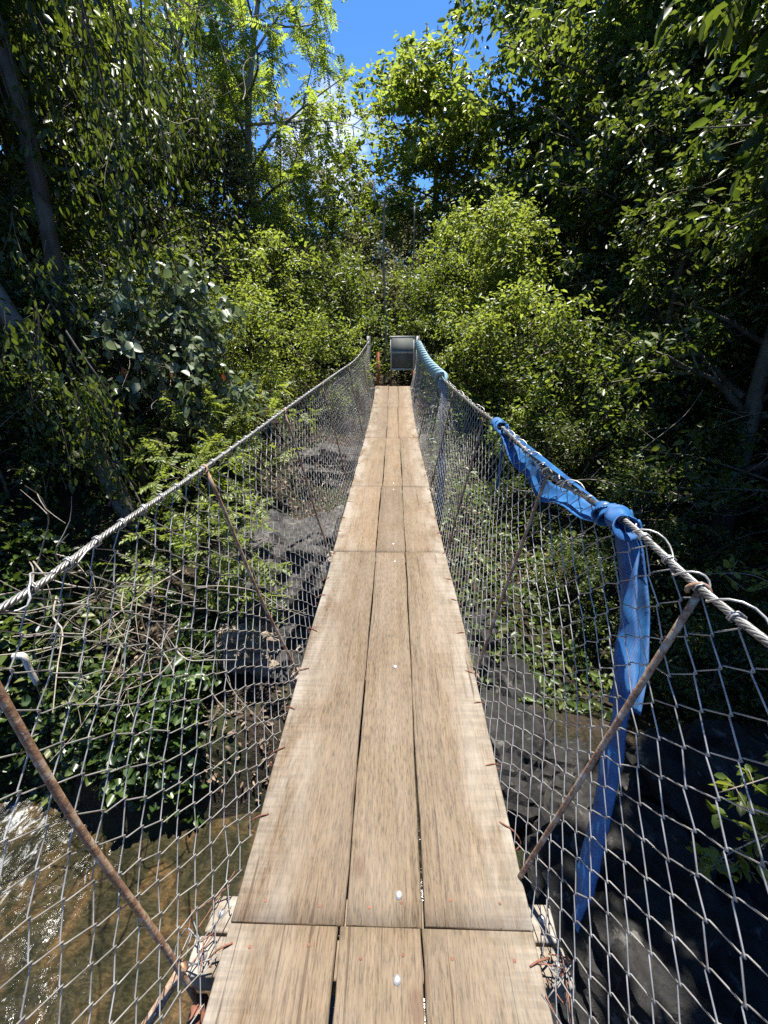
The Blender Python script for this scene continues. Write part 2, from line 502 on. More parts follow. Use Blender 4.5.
near_ = N.new('ShaderNodeMapRange'); near_.inputs[1].default_value = 0.0; near_.inputs[2].default_value = .2; near_.inputs[3].default_value = .30; near_.inputs[4].default_value = -.03
L.new(dp.outputs['Value'], near_.inputs[0])
cn2 = math_n(N, L, 'ADD', cn, near_.outputs[0])
cr = ramp(N, [(.56, 0.0), (.72, 1.0)]); L.new(cn2, cr.inputs[0])
skc = mix(N, L, 1.0, sky.outputs[0], (.40, .64, .92), 'MULTIPLY')
cc = mix(N, L, cr.outputs[0], skc, (7.5, 7.6, 7.8))
bg = N.new('ShaderNodeBackground'); bg.inputs['Strength'].default_value = .095
L.new(cc, bg.inputs[0])
wo_ = N.new('ShaderNodeOutputWorld'); L.new(bg.outputs[0], wo_.inputs[0])
sl = bpy.data.lights.new('sun', 'SUN'); sl.energy = 5.0; sl.angle = RAD(.53); sl.color = (1, .95, .87)
so = bpy.data.objects.new('sun', sl); COL.objects.link(so)
so.rotation_euler = (-SUN_DIR).to_track_quat('-Z', 'Y').to_euler()
so.location = (0, 0, 30)

# ------------------------------------------------------------------ the bridge
rng = np.random.default_rng(5)
random.seed(5)
bridge = empty('footbridge', (0, 0, 0))
tag(bridge, 'narrow hanging footbridge of weathered planks with wire net sides', 'footbridge')
XL, XR = -.385, .42

def deck_z(Y):
    return .0 + .30 * smooth01(6.6, 10.6, np.asarray(Y, float)) * 1.0 + .06 * smooth01(8.6, 9.9, np.asarray(Y, float))

rows = [(-1.3, .5185), (.5215, 2.50), (2.503, 3.85), (3.853, 5.97), (5.973, 8.15), (8.153, 9.78)]
fr = [(.366, .633), (.385, .645), (.385, .65), (.40, .655), (.40, .64), (.385, .66)]
bolts = {0: [(.062, .425), (-.27, -.6)], 1: [(.068, .585), (.06, 1.42), (.06, 2.37)], 2: [(.05, 2.62), (.05, 3.76)], 3: [(.05, 3.95)], 4: [(.05, 6.1)], 5: []}
for ri, ((y0, y1), (fa, fb)) in enumerate(zip(rows, fr)):
    W = XR - XL
    for k, (a, b) in enumerate(((0, fa), (fa, fb), (fb, 1))):
        xa = XL + W * a + (.0026 if k else rng.uniform(-.006, .006))
        xb = XL + W * b - (.0026 if k < 2 else rng.uniform(-.006, .006))
        yy0 = y0 + rng.uniform(0, .002); yy1 = y1 - rng.uniform(0, .002)
        n = max(14, int((yy1 - yy0) / .06))
        t = np.linspace(0, 1, n)
        Y = yy0 + (yy1 - yy0) * t
        ox, oy = (xa + xb) / 2, (yy0 + yy1) / 2
        oz = float(deck_z(oy)) + rng.uniform(-.0025, .0025)
        wav0 = .0022 * np.sin(Y * 3.1 + rng.uniform(0, 6)) + .0012 * np.sin(Y * 9 + rng.uniform(0, 6)) + .0008 * rng.standard_normal(n)
        wav1 = .0022 * np.sin(Y * 2.7 + rng.uniform(0, 6)) + .0012 * np.sin(Y * 8 + rng.uniform(0, 6)) + .0008 * rng.standard_normal(n)
        th, bv = .036, .004
        x0 = xa + wav0 - ox; x1 = xb + wav1 - ox
        z = deck_z(Y) - float(deck_z(oy))
        prof = [x0 + bv, x1 - bv, x1, x1, x0, x0]
        pz = [0, 0, -bv, -th, -th, -bv]
        V = np.stack([np.stack([px, Y - oy, z + q], -1) for px, q in zip(prof, pz)], 1).reshape(-1, 3)
        m = MB()
        F = []
        for i in range(n - 1):
            for j in range(6):
                F.append((i * 6 + j, i * 6 + (j + 1) % 6, (i + 1) * 6 + (j + 1) % 6, (i + 1) * 6 + j))
        F.append(list(range(6))[::-1]); F.append([(n - 1) * 6 + q for q in range(6)])
        m.add(V, [f[::-1] for f in F])
        p = m.build('deck_plank', WOOD, bridge, loc=(ox, oy, oz))
        if k == 1:
            for bx, by in bolts[ri]:
                mb = MB(); mb.disc((bx - ox, by - oy, 0.0005), .0105, .003, 14, .003)
                mb.build('bolt', BOLT, p, True)
        # nail heads
        nm = []
        for yn in (yy0 + .05, yy1 - .05):
            for q in (.25, .75):
                nm.append((xa + (xb - xa) * q + rng.uniform(-.01, .01), yn + rng.uniform(-.015, .015)))
        if ri < 3:
            for bx, by in nm:
                mb = MB(); mb.disc((bx - ox, by - oy, float(deck_z(by) - deck_z(oy)) + .0003), .0042, .0008, 8, .0004)
                mb.build('nail', BROWNRUST, p)

def beam(y0, y1, xa=-.47, xb=.497, h=.09, bolted=True):
    ym = (y0 + y1) / 2
    z1 = float(deck_z(ym)) - .0385
    m = MB()
    m.box((xa, y0 - ym, -h), (xb, y1 - ym, 0), 0)
    # a slightly chipped, rounded timber
    for a in m.v:
        a[:, 0] += rng.uniform(-.006, .006, len(a)); a[:, 2] += rng.uniform(-.003, .003, len(a))
    o = m.build('crossbeam', BEAMWOOD, bridge, loc=(0, ym, z1))
    bm = o.modifiers.new('edge', 'BEVEL'); bm.width = .006; bm.segments = 2
    if bolted:
        for bx in (xa + .035, xb - .03):
            mb = MB(); mb.disc((bx, rng.uniform(-.008, .008), .0015), .0105, .004, 14, .004)
            mb.build('bolt', BOLT, o, True)
    return o
beam(.432, .506); beam(.512, .590, -.455, .488)
beam(1.375, 1.445, -.43, .455, .07, False)
for yj in (2.504, 3.853, 5.973, 8.153):
    beam(yj - .075, yj - .004, -.43, .462, .08, False); beam(yj + .004, yj + .075, -.43, .462, .08, False)
beam(9.70, 9.79, -.55, .60, .12, False)
m = MB(); m.box((-.455, .36, -.22), (-.425, .43, -.131), 0)
tag(m.build('wedge', BROWNRUST, bridge), 'small reddish wedge under the crossbeam')

# hand cables: six laid strands each
def cable_path(side):
    if side > 0:
        P = [(.64, -2.2, 1.20), (.61, -.8, 1.06), (.60, .30, 1.01), (.60, .62, 1.0), (.60, .92, 1.01), (.605, 1.35, .965), (.60, 2.11, .985), (.60, 3.0, .965), (.60, 4.85, .965), (.585, 7.0, 1.03), (.565, 9.86, 1.29)]
    else:
        P = [(-.66, -2.2, 1.22), (-.63, -.8, 1.08), (-.62, .5, 1.0), (-.62, .66, .995), (-.62, .86, 1.0), (-.62, 1.42, .995), (-.615, 2.8, 1.01), (-.60, 4.8, 1.03), (-.57, 7.0, 1.07), (-.53, 9.86, 1.29)]
    return curve(P, 900)
CAB = {s: cable_path(s) for s in (-1, 1)}
for s in (-1, 1):
    P = CAB[s]
    d = np.concatenate([[0], np.cumsum(np.linalg.norm(np.diff(P, axis=0), axis=1))])
    nseg = 2400
    D = np.linspace(0, d[-1], nseg)
    C = np.stack([np.interp(D, d, P[:, i]) for i in range(3)], 1)
    T = np.gradient(C, axis=0); T /= np.linalg.norm(T, axis=1, keepdims=True)
    U = np.cross(T, [0, 0, 1.0]); U /= np.linalg.norm(U, axis=1, keepdims=True)
    B = np.cross(U, T)
    mb = MB()
    for k in range(6):
        a = D * 2 * PI / .075 + k * PI / 3
        mb.tube(C +  .0043 * (np.cos(a)[:, None] * U + np.sin(a)[:, None] * B), .0030, 5)
    mb.build('hand_cable', ROPE, bridge, True)
def cab(s, Y):
    P = CAB[s]
    return np.array([np.interp(Y, P[:, 1], P[:, i]) for i in range(3)])

# wire nets: real chain-link, wires zigzagging from deck edge up to the cable
def net(side, skew, seed):
    r = np.random.default_rng(seed)
    hy, nstep = .0221, 23
    mb = MB()
    y0, y1 = -1.15, 9.75
    nw = int((y1 - y0) / (2 * hy))
    ph = r.uniform(0, 6, 8)
    def surf(Y, v):
        e = XR if side > 0 else XL
        Yc = np.clip(Y, -1.2, 9.8)
        P = CAB[side]
        cx = np.interp(Yc, P[:, 1], P[:, 0]); cz = np.interp(Yc, P[:, 1], P[:, 2])
        zb = deck_z(Yc) - .012
        bul = (.022 + .010 * np.sin(Yc * 2.1 + ph[0]) + .006 * np.sin(Yc * 5.3 + ph[1])) * np.sin(PI * np.clip(v, 0, 1) ** .8)
        gather = (1 - v) ** 6
        x = e + (cx - e) * v + side * bul + side * .006
        z = zb + (cz - .012 - zb) * v - .02 * np.sin(PI * v) * (1 + np.sin(Yc * 1.7 + ph[2]))
        dy = .018 * np.sin(Yc * 3 + v * 4 + ph[3]) + .012 * np.sin(Yc * 7 - v * 6 + ph[4])
        dz = .010 * np.sin(Yc * 4 + v * 7 + ph[5])
        return np.stack([x, Yc + dy * np.sin(PI * v), z + dz * np.sin(PI * v)], -1)
    jit = {}
    for k in range(nw):
        yc = y0 + k * 2 * hy
        Ys, Vs, Os = [], [], []
        sg = 1 if k % 2 == 0 else -1
        for j in range(nstep + 1):
            v = j / nstep
            sgn = sg * (1 if j % 2 == 0 else -1)
            key = (k if sgn > 0 else k - 1, j)
            if key not in jit: jit[key] = r.normal(0, 1, 2)
            jy, jv = jit[key]
            ov = .0026
            ya = yc + sgn * (hy + ov) + .0028 * jy + skew * v
            va = v + .0035 * jv * (0 < j < nstep)
            dv = .10 / nstep
            for q, bend in ((-1, .07), (0, 0), (1, .07)):
                if (j == 0 and q < 0) or (j == nstep and q > 0): continue
                Ys.append(ya - sgn * bend * 2 * hy * abs(q)); Vs.append(va + q * dv)
                Os.append((.0024 if (q * sgn) > 0 else -.0024) if q else 0)
        S = surf(np.array(Ys), np.array(Vs))
        S[:, 0] += np.array(Os)
        # loop over the cable at the top
        c = cab(side, min(S[-1, 1], 9.8))
        yt = S[-1, 1]
        loop = [(c[0] +   .011 * math.cos(a), yt + .012 * t, c[2] + .011 * math.sin(a)) for t, a in zip(np.linspace(0, 1, 7), np.linspace(-PI * .5, PI * 1.45, 7))]
        S = np.vstack([S, loop])
        near = yc < 3.2
        mb.tube(S, .0015 if near else .0019, 5 if near else 4, cap=False)
    o = mb.build('wire_net', GALV, bridge, True)
    return surf
NETR = net(1, .02, 11)
NETL = net(-1, .0, 12)

# rusty hooks and loose tie wires where the net meets the deck edge
for s, e in ((1, XR), (-1, XL)):
    for q, Y in enumerate([.12, .47, .75, .98, 1.2, 1.42, 1.66, 1.95, 2.2, 2.47, 2.8, 3.1, 3.45, 3.8, 4.2, 4.6, 5.0, 5.5, 6.0, 6.6, 7.2, 7.8]):
        Y = Y + rng.uniform(-.04, .04)
        z = float(deck_z(Y))
        a = rng.uniform(.02, .045); dy = rng.uniform(-.05, .05)
        P = curve([(e - s * a, Y, z + .001), (e - s * a * .4, Y + dy * .3, z + .006), (e + s * .012, Y + dy * .6, z - .004), (e + s * .03, Y + dy, z - .03), (e + s * .012, Y + dy * 1.3, z - .05)], 12)
        mb = MB(); mb.tube(P, .0024, 5)
        mb.build('tie_wire', BROWNRUST, bridge, True)
# tangled ends at the first crossbeam
for s, xb in ((1, .47), (-1, -.45)):
    for q in range(4):
        Y = rng.uniform(.40, .62)
        P = [(s * .405 + rng.uniform(-.01, .01), Y, rng.uniform(0, .008))]
        for i in range(4):
            P.append((xb + rng.uniform(-.05, .04), Y + rng.uniform(-.09, .09), rng.uniform(-.035, .012)))
        mb = MB(); mb.tube(curve(P, 22), .0017, 5)
        mb.build('tie_wire', BROWNRUST if q % 2 == 0 else STEEL, bridge, True)

# loose lashing wire spiralling round the hand cables
for s, ya, yb, tw in ((1, .25, .86, 5), (1, 1.15, 2.0, 9), (-1, .4, .75, 2), (1, 2.6, 4.6, 14)):
    P = []
    for t in np.linspace(0, 1, tw * 14):
        Y = ya + (yb - ya) * t
        c = cab(s, Y); a = t * tw * 2 * PI
        rr = .012 + .009 * (math.sin(t * 31) + math.sin(t * 17 + 1)) * .5 + .006
        P.append((c[0] + rr * math.cos(a), Y + .02 * math.sin(a * .5), c[2] + .004 + rr * math.sin(a)))
    mb = MB(); mb.tube(P, .0021, 5); mb.build('lashing_wire', GALV, bridge, True)

# rusty slanting struts from the crossbeams up to the cables
def strut(A, B, r=.0068):
    A, B = np.array(A), np.array(B)
    t = np.linspace(0, 1, 14)[:, None]
    P = A + (B - A) * t + .004 * np.sin(t * 7 + A[1]) * np.array([1, 1, 0])
    mb = MB(); mb.tube(P, r, 10)
    o = mb.build('strut', RUST, bridge, True)
    s = np.sign(B[0])
    # bent hook that grips the cable
    c = B
    H = [(c[0] + (.0135 * math.cos(a)), c[1] + .018 * (a / PI - .4), c[2] + .006 + .0135 * math.sin(a)) for a in np.linspace(-1.0 if s < 0 else PI + 1.0, PI + .8 if s < 0 else -.8, 12)]
    mb = MB(); mb.tube(H, .0045, 8); mb.build('hook', RUST, o, True)
    return o
strut((.405, .63, -.03), cab(1, .62) + [0, 0, -.012])
strut((-.43, .40, -.075), cab(-1, .47) + [-.0, 0, -.012], .0072)
for Y in (1.40, 2.50, 3.85, 5.97, 8.1):
    for s in (1, -1):
        c = cab(s, Y - .03 + .04 * s)
        strut(((.425 if s > 0 else -.40), Y, float(deck_z(Y)) - .05), c + [0, 0, -.012], .0068)
mb = MB(); mb.tube(curve([(-.452, .43, .03), (-.52, .36, -.05), (-.60, .30, -.14), (-.72, .22, -.22)], 12), .012, 8)
mb.build('brace', RUST, bridge, True)

# end posts with their shackles
for x in (-.53, .59):
    mb = MB(); mb.box((x - .045, 9.86, -.6), (x + .045, 9.92, 1.40), .004)
    p = mb.build('end_post', STEEL, bridge)
    mb = MB()
    mb.tube([(x - .03 * math.cos(a), 9.835, 1.27 + .045 * math.sin(a) * 1.3) for a in np.linspace(0, 2 * PI, 17)], .009, 6, False)
    mb.tube([(x - .045, 9.835, 1.23), (x + .045, 9.835, 1.23)], .011, 6)
    mb.tube([(x, 9.835, 1.3), (x, 9.835, 1.38)], .008, 6)
    mb.build('shackle', BOLT, p, True)

# gate panel at the far end
gx0, gx1, gz0, gz1, gy = -.04, .53, .66, 1.40, 10.02
gate = empty('metal_gate', ((gx0 + gx1) / 2, gy, .34))
tag(gate, 'grey sheet metal gate panel in an angle frame at the far end of the bridge', 'gate')
def gbox(name, lo, hi, mat, bev=.002):
    mb = MB(); c = gate.location
    mb.box(np.array(lo) - c, np.array(hi) - c, bev)
    return mb.build(name, mat, gate)
FRAME = metal_mat('pale_grey_steel', (.34, .345, .33), (.46, .465, .45), .55, .0, 12)
gbox('panel', (gx0 + .01, gy, gz0 + .01), (gx1 - .01, gy + .008, gz1 - .01), PANEL, 0)
gbox('frame_rail', (gx0, gy - .02, gz1 - .045), (gx1, gy - .001, gz1), FRAME)
gbox('frame_rail', (gx0, gy - .02, gz0), (gx1, gy - .001, gz0 + .04), FRAME)
gbox('frame_rail', (gx0 + .041, gy - .017, gz0 + .37), (gx1 - .041, gy - .001, gz0 + .41), FRAME)
gbox('frame_stile', (gx1 - .04, gy - .018, gz0 + .041), (gx1, gy - .001, gz1 - .046), FRAME)
gbox('frame_stile', (gx0, gy - .018, gz0 + .041), (gx0 + .04, gy - .001, gz1 - .046), FRAME)
gbox('leg', (gx0, gy - .02, .2), (gx0 + .035, gy + .015, gz0 - .001), BROWNRUST)

# rusty orange stakes on both sides of the landing
for x, z0, z1, lab in ((-.33, .1, 1.06, 'tall rusty orange stake beside the left end post of the bridge'), (.50, .1, .78, 'short rusty orange stake below the gate panel and right end post')):
    o = empty('rusty_stake', (x, 10.1, z0))
    mb = MB(); mb.tube([(0, 0, 0), (.01, 0, (z1 - z0) * .5), (.0, .01, z1 - z0)], .028, 8); mb.build('stake_rod', ORANGE, o, True)
    mb = MB(); mb.tube([(-.03, -.03, (z1 - z0) * .3), (.03, -.03, (z1 - z0) * .3)], .02, 6); mb.build('cross_peg', ORANGE, o, True)
    tag(o, lab, 'stake', 'rusty stakes at the bridge end')

# ------------------------------------------------------------------ blue straps
def ribbon(mb, P, Wd, twist, th=.003, cup=0.0, nseg=None, side=None):
    """flat webbing along P; twist = angle of the width direction round the path"""
    P = np.asarray(P, float); n = len(P)
    T = np.gradient(P, axis=0); T /= np.linalg.norm(T, axis=1, keepdims=True)
    ref = np.array([0, 1.0, 0]) if side is None else np.array(side, float)
    A = ref - T * (T @ ref)[:, None]; A /= np.linalg.norm(A, axis=1, keepdims=True)
    B = np.cross(T, A)
    tw = np.asarray(twist, float); Wd = np.broadcast_to(np.asarray(Wd, float), (n,))
    Wv = np.cos(tw)[:, None] * A + np.sin(tw)[:, None] * B
    Nv = np.cross(T, Wv)
    m = 7
    u = np.linspace(-.5, .5, m)
    cupv = cup * (1 + .5 * np.sin(np.arange(n) * .71) * np.sin(np.arange(n) * .23 + 1))
    top = P[:, None, :] + u[None, :, None] * Wd[:, None, None] * Wv[:, None, :] + (cupv[:, None] * (1 - 4 * u ** 2)[None, :] + .018 * np.sin(np.arange(n)[:, None] * .9 + u[None, :] * 9))[:, :, None] * Wd[:, None, None] * Nv[:, None, :]
    bot = top - th * Nv[:, None, :]
    ring = np.concatenate([top, bot[:, ::-1]], 1)
    k = 2 * m
    F = []
    for i in range(n - 1):
        for j in range(k):
            F.append((i * k + j, i * k + (j + 1) % k, (i + 1) * k + (j + 1) % k, (i + 1) * k + j))
    F.append(list(range(k))[::-1]); F.append([(n - 1) * k + q for q in range(k)])
    mb.add(ring.reshape(-1, 3), F)

strap = empty('blue_strap', tuple(cab(1, .94)))
tag(strap, 'bright blue webbing strap knotted on the cable, its long end hanging outside the net', 'strap')
so_ = np.array(strap.location)
# hanging length
P = curve([(.612, .93, 1.0), (.622, .88, .93), (.612, .79, .79), (.590, .71, .66), (.568, .65, .52), (.555, .60, .30), (.54, .56, .12), (.528, .535, .0)], 60)
P = P + rng.normal(0, .0009, P.shape)
t = np.linspace(0, 1, 60)
mb = MB(); ribbon(mb, P - so_, .070 * (1 - .45 * t) * (1 + .1 * np.sin(t * 17)), .22 * np.sin(t * 6.5) + .20 * np.sin(t * 15) + .22 * np.sin(t * 27 + 1), .003, .13, side=(.30, -.95, .1))
mb.build('hanging_end', BLUE, strap, True)
# second fold behind the hanging length
P = curve([(.628, .96, 1.0), (.645, .91, .92), (.645, .83, .80), (.625, .75, .68), (.60, .70, .60)], 30)
t = np.linspace(0, 1, 30)
mb = MB(); ribbon(mb, P - so_, .07, .5 - .4 * t, .003, -.1, side=(.7, -.7, .1)); mb.build('hanging_fold', BLUE, strap, True)
# knot: turns round the cable
mb = MB()
for k in range(5):
    y = .89 + k * .022
    c = cab(1, y); pts = []
    R = .018 + .006 * math.sin(k * 2.1 + 1)
    for a in np.linspace(0, 2 * PI * 1.02, 26):
        pts.append((c[0] + R * math.cos(a) * 1.15, c[1] + .03 * math.sin(a + k) * .6, c[2] - .008 + R * math.sin(a) * (1.0 if k != 2 else 1.3)))
    P = np.array(pts)
    ribbon(mb, P - so_, .044, np.full(len(P), .12 * k), .004, .12, side=(.1, 1, .25))
mb.build('knot', BLUE, strap, True)
# length lying along and under the cable to the far turn
Ys = np.linspace(.96, 2.10, 60)
C = np.array([cab(1, y) for y in Ys]); tt = (Ys - .96) / 1.14
sag = .02 + .055 * np.sin(PI * tt) + .012 * np.sin(tt * 19)
P = C + np.stack([.012 + 0 * tt, 0 * tt, -sag], 1)
mb = MB(); ribbon(mb, P - so_, .042 + .036 * np.sin(PI * tt) ** .7, .75 + .45 * np.sin(tt * 9), .003, .12, side=(0, 0, 1))
mb.build('cable_run', BLUE, strap, True)
mb = MB()
for k in range(2):
    c = cab(1, 2.09 + .05 * k); R = .022
    P = np.array([(c[0] + R * math.cos(a), c[1] + .02 * math.sin(a), c[2] + R * math.sin(a)) for a in np.linspace(0, 2 * PI, 22)])
    ribbon(mb, P - so_, .06, np.zeros(len(P)), .004, .1, side=(0, 1, .2))
mb.build('far_turn', BLUE, strap, True)
c = cab(1, 2.14)
P = curve([(c[0] + .02, 2.14, c[2] - .01), (c[0] + .03, 2.13, c[2] - .12), (c[0] + .03, 2.12, c[2] - .25), (c[0] + .025, 2.12, c[2] - .36)], 24)
mb = MB(); ribbon(mb, P - so_, .05, .3 + .4 * np.linspace(0, 1, 24), .003, .1); mb.build('short_end', TEAL, strap, True)

strap2 = empty('faded_strap', tuple(cab(1, 4.86)))
tag(strap2, 'faded blue strap wound round the far right cable and hanging straight down', 'strap')
so2 = np.array(strap2.location)
P = curve([(.60, 4.86, .955), (.625, 4.84, .8), (.63, 4.80, .4), (.645, 4.78, 0), (.65, 4.77, -.45), (.655, 4.74, -.85)], 60)
t = np.linspace(0, 1, 60)
mb = MB(); ribbon(mb, P - so2, .10 + .012 * np.sin(t * 21), 1.2 + .7 * np.sin(t * 11), .004, .12); mb.build('hanging_end', TEAL, strap2, True)
# spiral wrap towards the end post
D = np.linspace(4.8, 9.4, 420)
a = (D - 4.8) / 4.6 * 2 * PI * 15
C = np.array([cab(1, y) for y in D])
P = C + .018 * np.stack([np.cos(a), 0 * a, np.sin(a)], 1)
mb = MB(); ribbon(mb, P - so2, .16, 0 * a, .004, 0, side=(0, 1, 0)); mb.build('cable_wrap', CYAN, strap2, True)

# ------------------------------------------------------------------ plants
def leaves_np(P, D, Nn, Ln, Wd, bend=.12):
    """one folded six-vertex leaf per row"""
    n = len(P)
    D = D / (np.linalg.norm(D, axis=1, keepdims=True) + 1e-9)
    S = np.cross(D, Nn); S /= (np.linalg.norm(S, axis=1, keepdims=True) + 1e-9)
    U = np.cross(S, D)
    Ln = np.broadcast_to(Ln, (n,))[:, None]; Wd = np.broadcast_to(Wd, (n,))[:, None]
    V = np.empty((n, 6, 3))
    V[:, 0] = P
    V[:, 1] = P + D * Ln * .32 - S * Wd * .5 + U * Wd * bend
    V[:, 2] = P + D * Ln * .70 - S * Wd * .40 + U * (Wd * bend - Ln * .05)
    V[:, 3] = P + D * Ln - U * Ln * .14
    V[:, 4] = P + D * Ln * .70 + S * Wd * .40 + U * (Wd * bend - Ln * .05)
    V[:, 5] = P + D * Ln * .32 + S * Wd * .5 + U * Wd * bend
    i = np.arange(n)[:, None] * 6
    Q = np.concatenate([i + np.array([[0, 1, 2, 3]]), i + np.array([[0, 3, 4, 5]])], 0)
    return V.reshape(-1, 3), Q

def rnd_dirs(r, n):
    v = r.normal(size=(n, 3)); return v / np.linalg.norm(v, axis=1, keepdims=True)

def spray_leaves(r, twigs, per, L0, asp, droop=.35, spread=.10, flat=.6, pinnate=False):
    """twigs: (n,2,3) start / end. Leaves set along every twig."""
    n = len(twigs)
    A = np.repeat(twigs[:, 0], per, 0); B = np.repeat(twigs[:, 1], per, 0)
    if pinnate:
        t = np.tile(np.linspace(.08, 1, per), n)[:, None]
        T = B - A; l = np.linalg.norm(T, axis=1, keepdims=True); T = T / (l + 1e-9)
        up = np.array([0, 0, 1.0]) + r.normal(0, .25, (n, 3)); up = np.repeat(up, per, 0)
        S = np.cross(T, up); S /= (np.linalg.norm(S, axis=1, keepdims=True) + 1e-9)
        sg = np.tile(np.where(np.arange(per) % 2 == 0, 1.0, -1.0), n)[:, None]
        P = A + (B - A) * t - np.array([0, 0, 1.0]) * (t ** 2) * l * .18
        D = S * sg + T * .45 + r.normal(0, .12, (n * per, 3)); D[:, 2] -= .12
        Nn = np.cross(S, T); Nn *= np.sign(Nn[:, 2:3] + 1e-9)
        Nn = Nn + r.normal(0, .15, Nn.shape)
        Ln = L0 * r.uniform(.8, 1.2, n * per)
    else:
        t = r.uniform(.05, 1.0, (n * per, 1))
        P = A + (B - A) * t + r.normal(0, spread, (n * per, 3)) * .6
        T = (B - A); T /= (np.linalg.norm(T, axis=1, keepdims=True) + 1e-9)
        D = T * .5 + rnd_dirs(r, n * per) * .8
        D[:, 2] = D[:, 2] * .6 - droop
        Nn = np.array([0, 0, 1.0]) * flat + rnd_dirs(r, n * per) * (1 - flat * .5)
        Ln = L0 * r.uniform(.55, 1.3, n * per)
    return leaves_np(P, D, Nn, Ln, Ln * asp)

def grow(r, base, H, r0, crown0, spread, nl, nsub, ntw, twl, lean=(0, 0), tilt=(25, 60), wob=.05, cone=0.0):
    """branching skeleton: wood tubes + list of twig segments"""
    wood = MB(); twigs = []
    k = 9
    t = np.linspace(0, 1, k)
    wx, wy = r.uniform(0, 6, 2)
    tr = np.stack([lean[0] * t ** 1.2 * H + wob * H * np.sin(t * 5 + wx) * t, lean[1] * t ** 1.2 * H + wob * H * np.sin(t * 4.3 + wy) * t, H * .94 * t], 1) + base
    tr = curve(tr, 22)
    rad = r0 * (1 - .82 * np.linspace(0, 1, 22)) * (1 + .5 * np.exp(-np.linspace(0, 1, 22) * 22))
    wood.tube(tr, rad, 8)
    for i in range(nl):
        f = crown0 + (1 - crown0) * ((i + r.uniform(.1, .9)) / nl) * .97
        b = tr[int(f * 21)]
        az = i * 2.39996 + r.uniform(-.5, .5)
        prof = math.sin(PI * (.18 + .74 * (f - crown0) / (1 - crown0 + 1e-6))) ** .8
        prof = prof * (1 - cone) + cone * (1.12 - .95 * (f - crown0) / (1 - crown0 + 1e-6))
        ln = spread * prof * r.uniform(.7, 1.25) + .15
        el = RAD(r.uniform(*tilt)) * (.5 + .8 * (f - crown0) / (1 - crown0 + 1e-6))
        d = np.array([math.cos(az) * math.cos(el), math.sin(az) * math.cos(el), math.sin(el)])
        tt = np.linspace(0, 1, 7)[:, None]
        limb = b + d * ln * tt + np.array([0, 0, -.14]) * ln * tt ** 2 + .06 * ln * np.sin(tt * 6 + r.uniform(0, 6)) * rnd_dirs(r, 1)
        rb = max(.008, r0 * (1 - .8 * f) * .5)
        wood.tube(limb, rb * (1 - .8 * tt[:, 0]), 5)
        for j in range(nsub):
            g = r.uniform(.3, 1.0)
            p = limb[int(g * 6)]
            d2 = d * .7 + rnd_dirs(r, 1)[0] * .9; d2[2] *= .7; d2 /= np.linalg.norm(d2)
            l2 = ln * r.uniform(.25, .5)
            sub = p + d2 * l2 * np.linspace(0, 1, 4)[:, None] + np.array([0, 0, -.1]) * l2 * np.linspace(0, 1, 4)[:, None] ** 2
            wood.tube(sub, rb * .38 * (1 - .8 * np.linspace(0, 1, 4)), 4, cap=False)
            for q in range(ntw):
                h = r.uniform(.2, 1.0)
                s = sub[0] + (sub[3] - sub[0]) * h
                d3 = d2 * .5 + rnd_dirs(r, 1)[0]; d3[2] -= .1; d3 /= np.linalg.norm(d3)
                e = s + d3 * twl * r.uniform(.6, 1.3)
                twigs.append((s, e))
                if q % 2 == 0: wood.tube([s, (s + e) / 2 + rnd_dirs(r, 1)[0] * .03 * twl, e], [rb * .14 + .002, rb * .1 + .002, .0015], 3, cap=False)
    return wood, np.array(twigs)

PROTO = {}
def make_plant(key, name, cat, parts, seed, leafmat, bark, H, r0, crown0, spread, nl, nsub, ntw, twl, per, L0, asp, droop=.35, pin=False, tilt=(25, 60), lean=(0, 0), flat=.6, wob=.05, sp=.1, cone=0.0):
    r = np.random.default_rng(seed)
    wood, tw = grow(r, np.zeros(3), H, r0, crown0, spread, nl, nsub, ntw, twl, lean, tilt, wob, cone)
    root = empty(name, (0, 0, -50))
    root['category'] = cat
    wood.build(parts[0], bark, root, True)
    mb = MB()
    V, Q = spray_leaves(r, tw, per, L0, asp, droop, sp, flat, pin)
    mb.add_quads(V, Q)
    mb.build(parts[1], leafmat, root)
    PROTO[key] = root
    return root
TP = ('trunk', 'crown'); SP = ('stem', 'foliage')
used = set()
def put(key, X, Y, sc=1.0, rz=0.0, label=None, group=None, dz=0.0):
    root = PROTO[key]
    z = float(ground_z(X, Y)) - .08 + dz
    if key not in used:
        used.add(key)
        root.location = (X, Y, z); root.rotation_euler = (0, 0, rz)
        root.scale = (sc, sc, sc) if np.isscalar(sc) else sc
        root['label'] = label
        if group: root['group'] = group
        return root
    o = dup(root, (X, Y, z), rz, sc, label, group)
    if not group and 'group' in o: del o['group']
    return o

# forest trees: low crowns make the closed wall of leaves
make_plant('dark_a', 'broadleaf_tree', 'tree', TP, 1, LEAF['dark'], BARK, 8.5, .16, .14, 2.6, 26, 6, 6, .5, 13, .15, .42, cone=.85)
make_plant('dark_b', 'broadleaf_tree', 'tree', TP, 2, LEAF['dark'], BARK, 7.2, .13, .10, 2.3, 24, 6, 6, .45, 14, .13, .45, cone=.85)
make_plant('mid_a', 'broadleaf_tree', 'tree', TP, 3, LEAF['mid'], BARK, 8.0, .14, .16, 2.6, 26, 6, 6, .5, 14, .15, .42, cone=.6)
make_plant('mid_b', 'broadleaf_tree', 'tree', TP, 4, LEAF['mid'], BARK, 6.2, .11, .12, 2.2, 22, 6, 6, .45, 14, .125, .45, cone=.8)
make_plant('crown', 'broadleaf_tree', 'tree', TP, 5, LEAF['bright'], BARK, 8.6, .13, .42, 2.9, 26, 7, 7, .5, 14, .17, .45, .3)
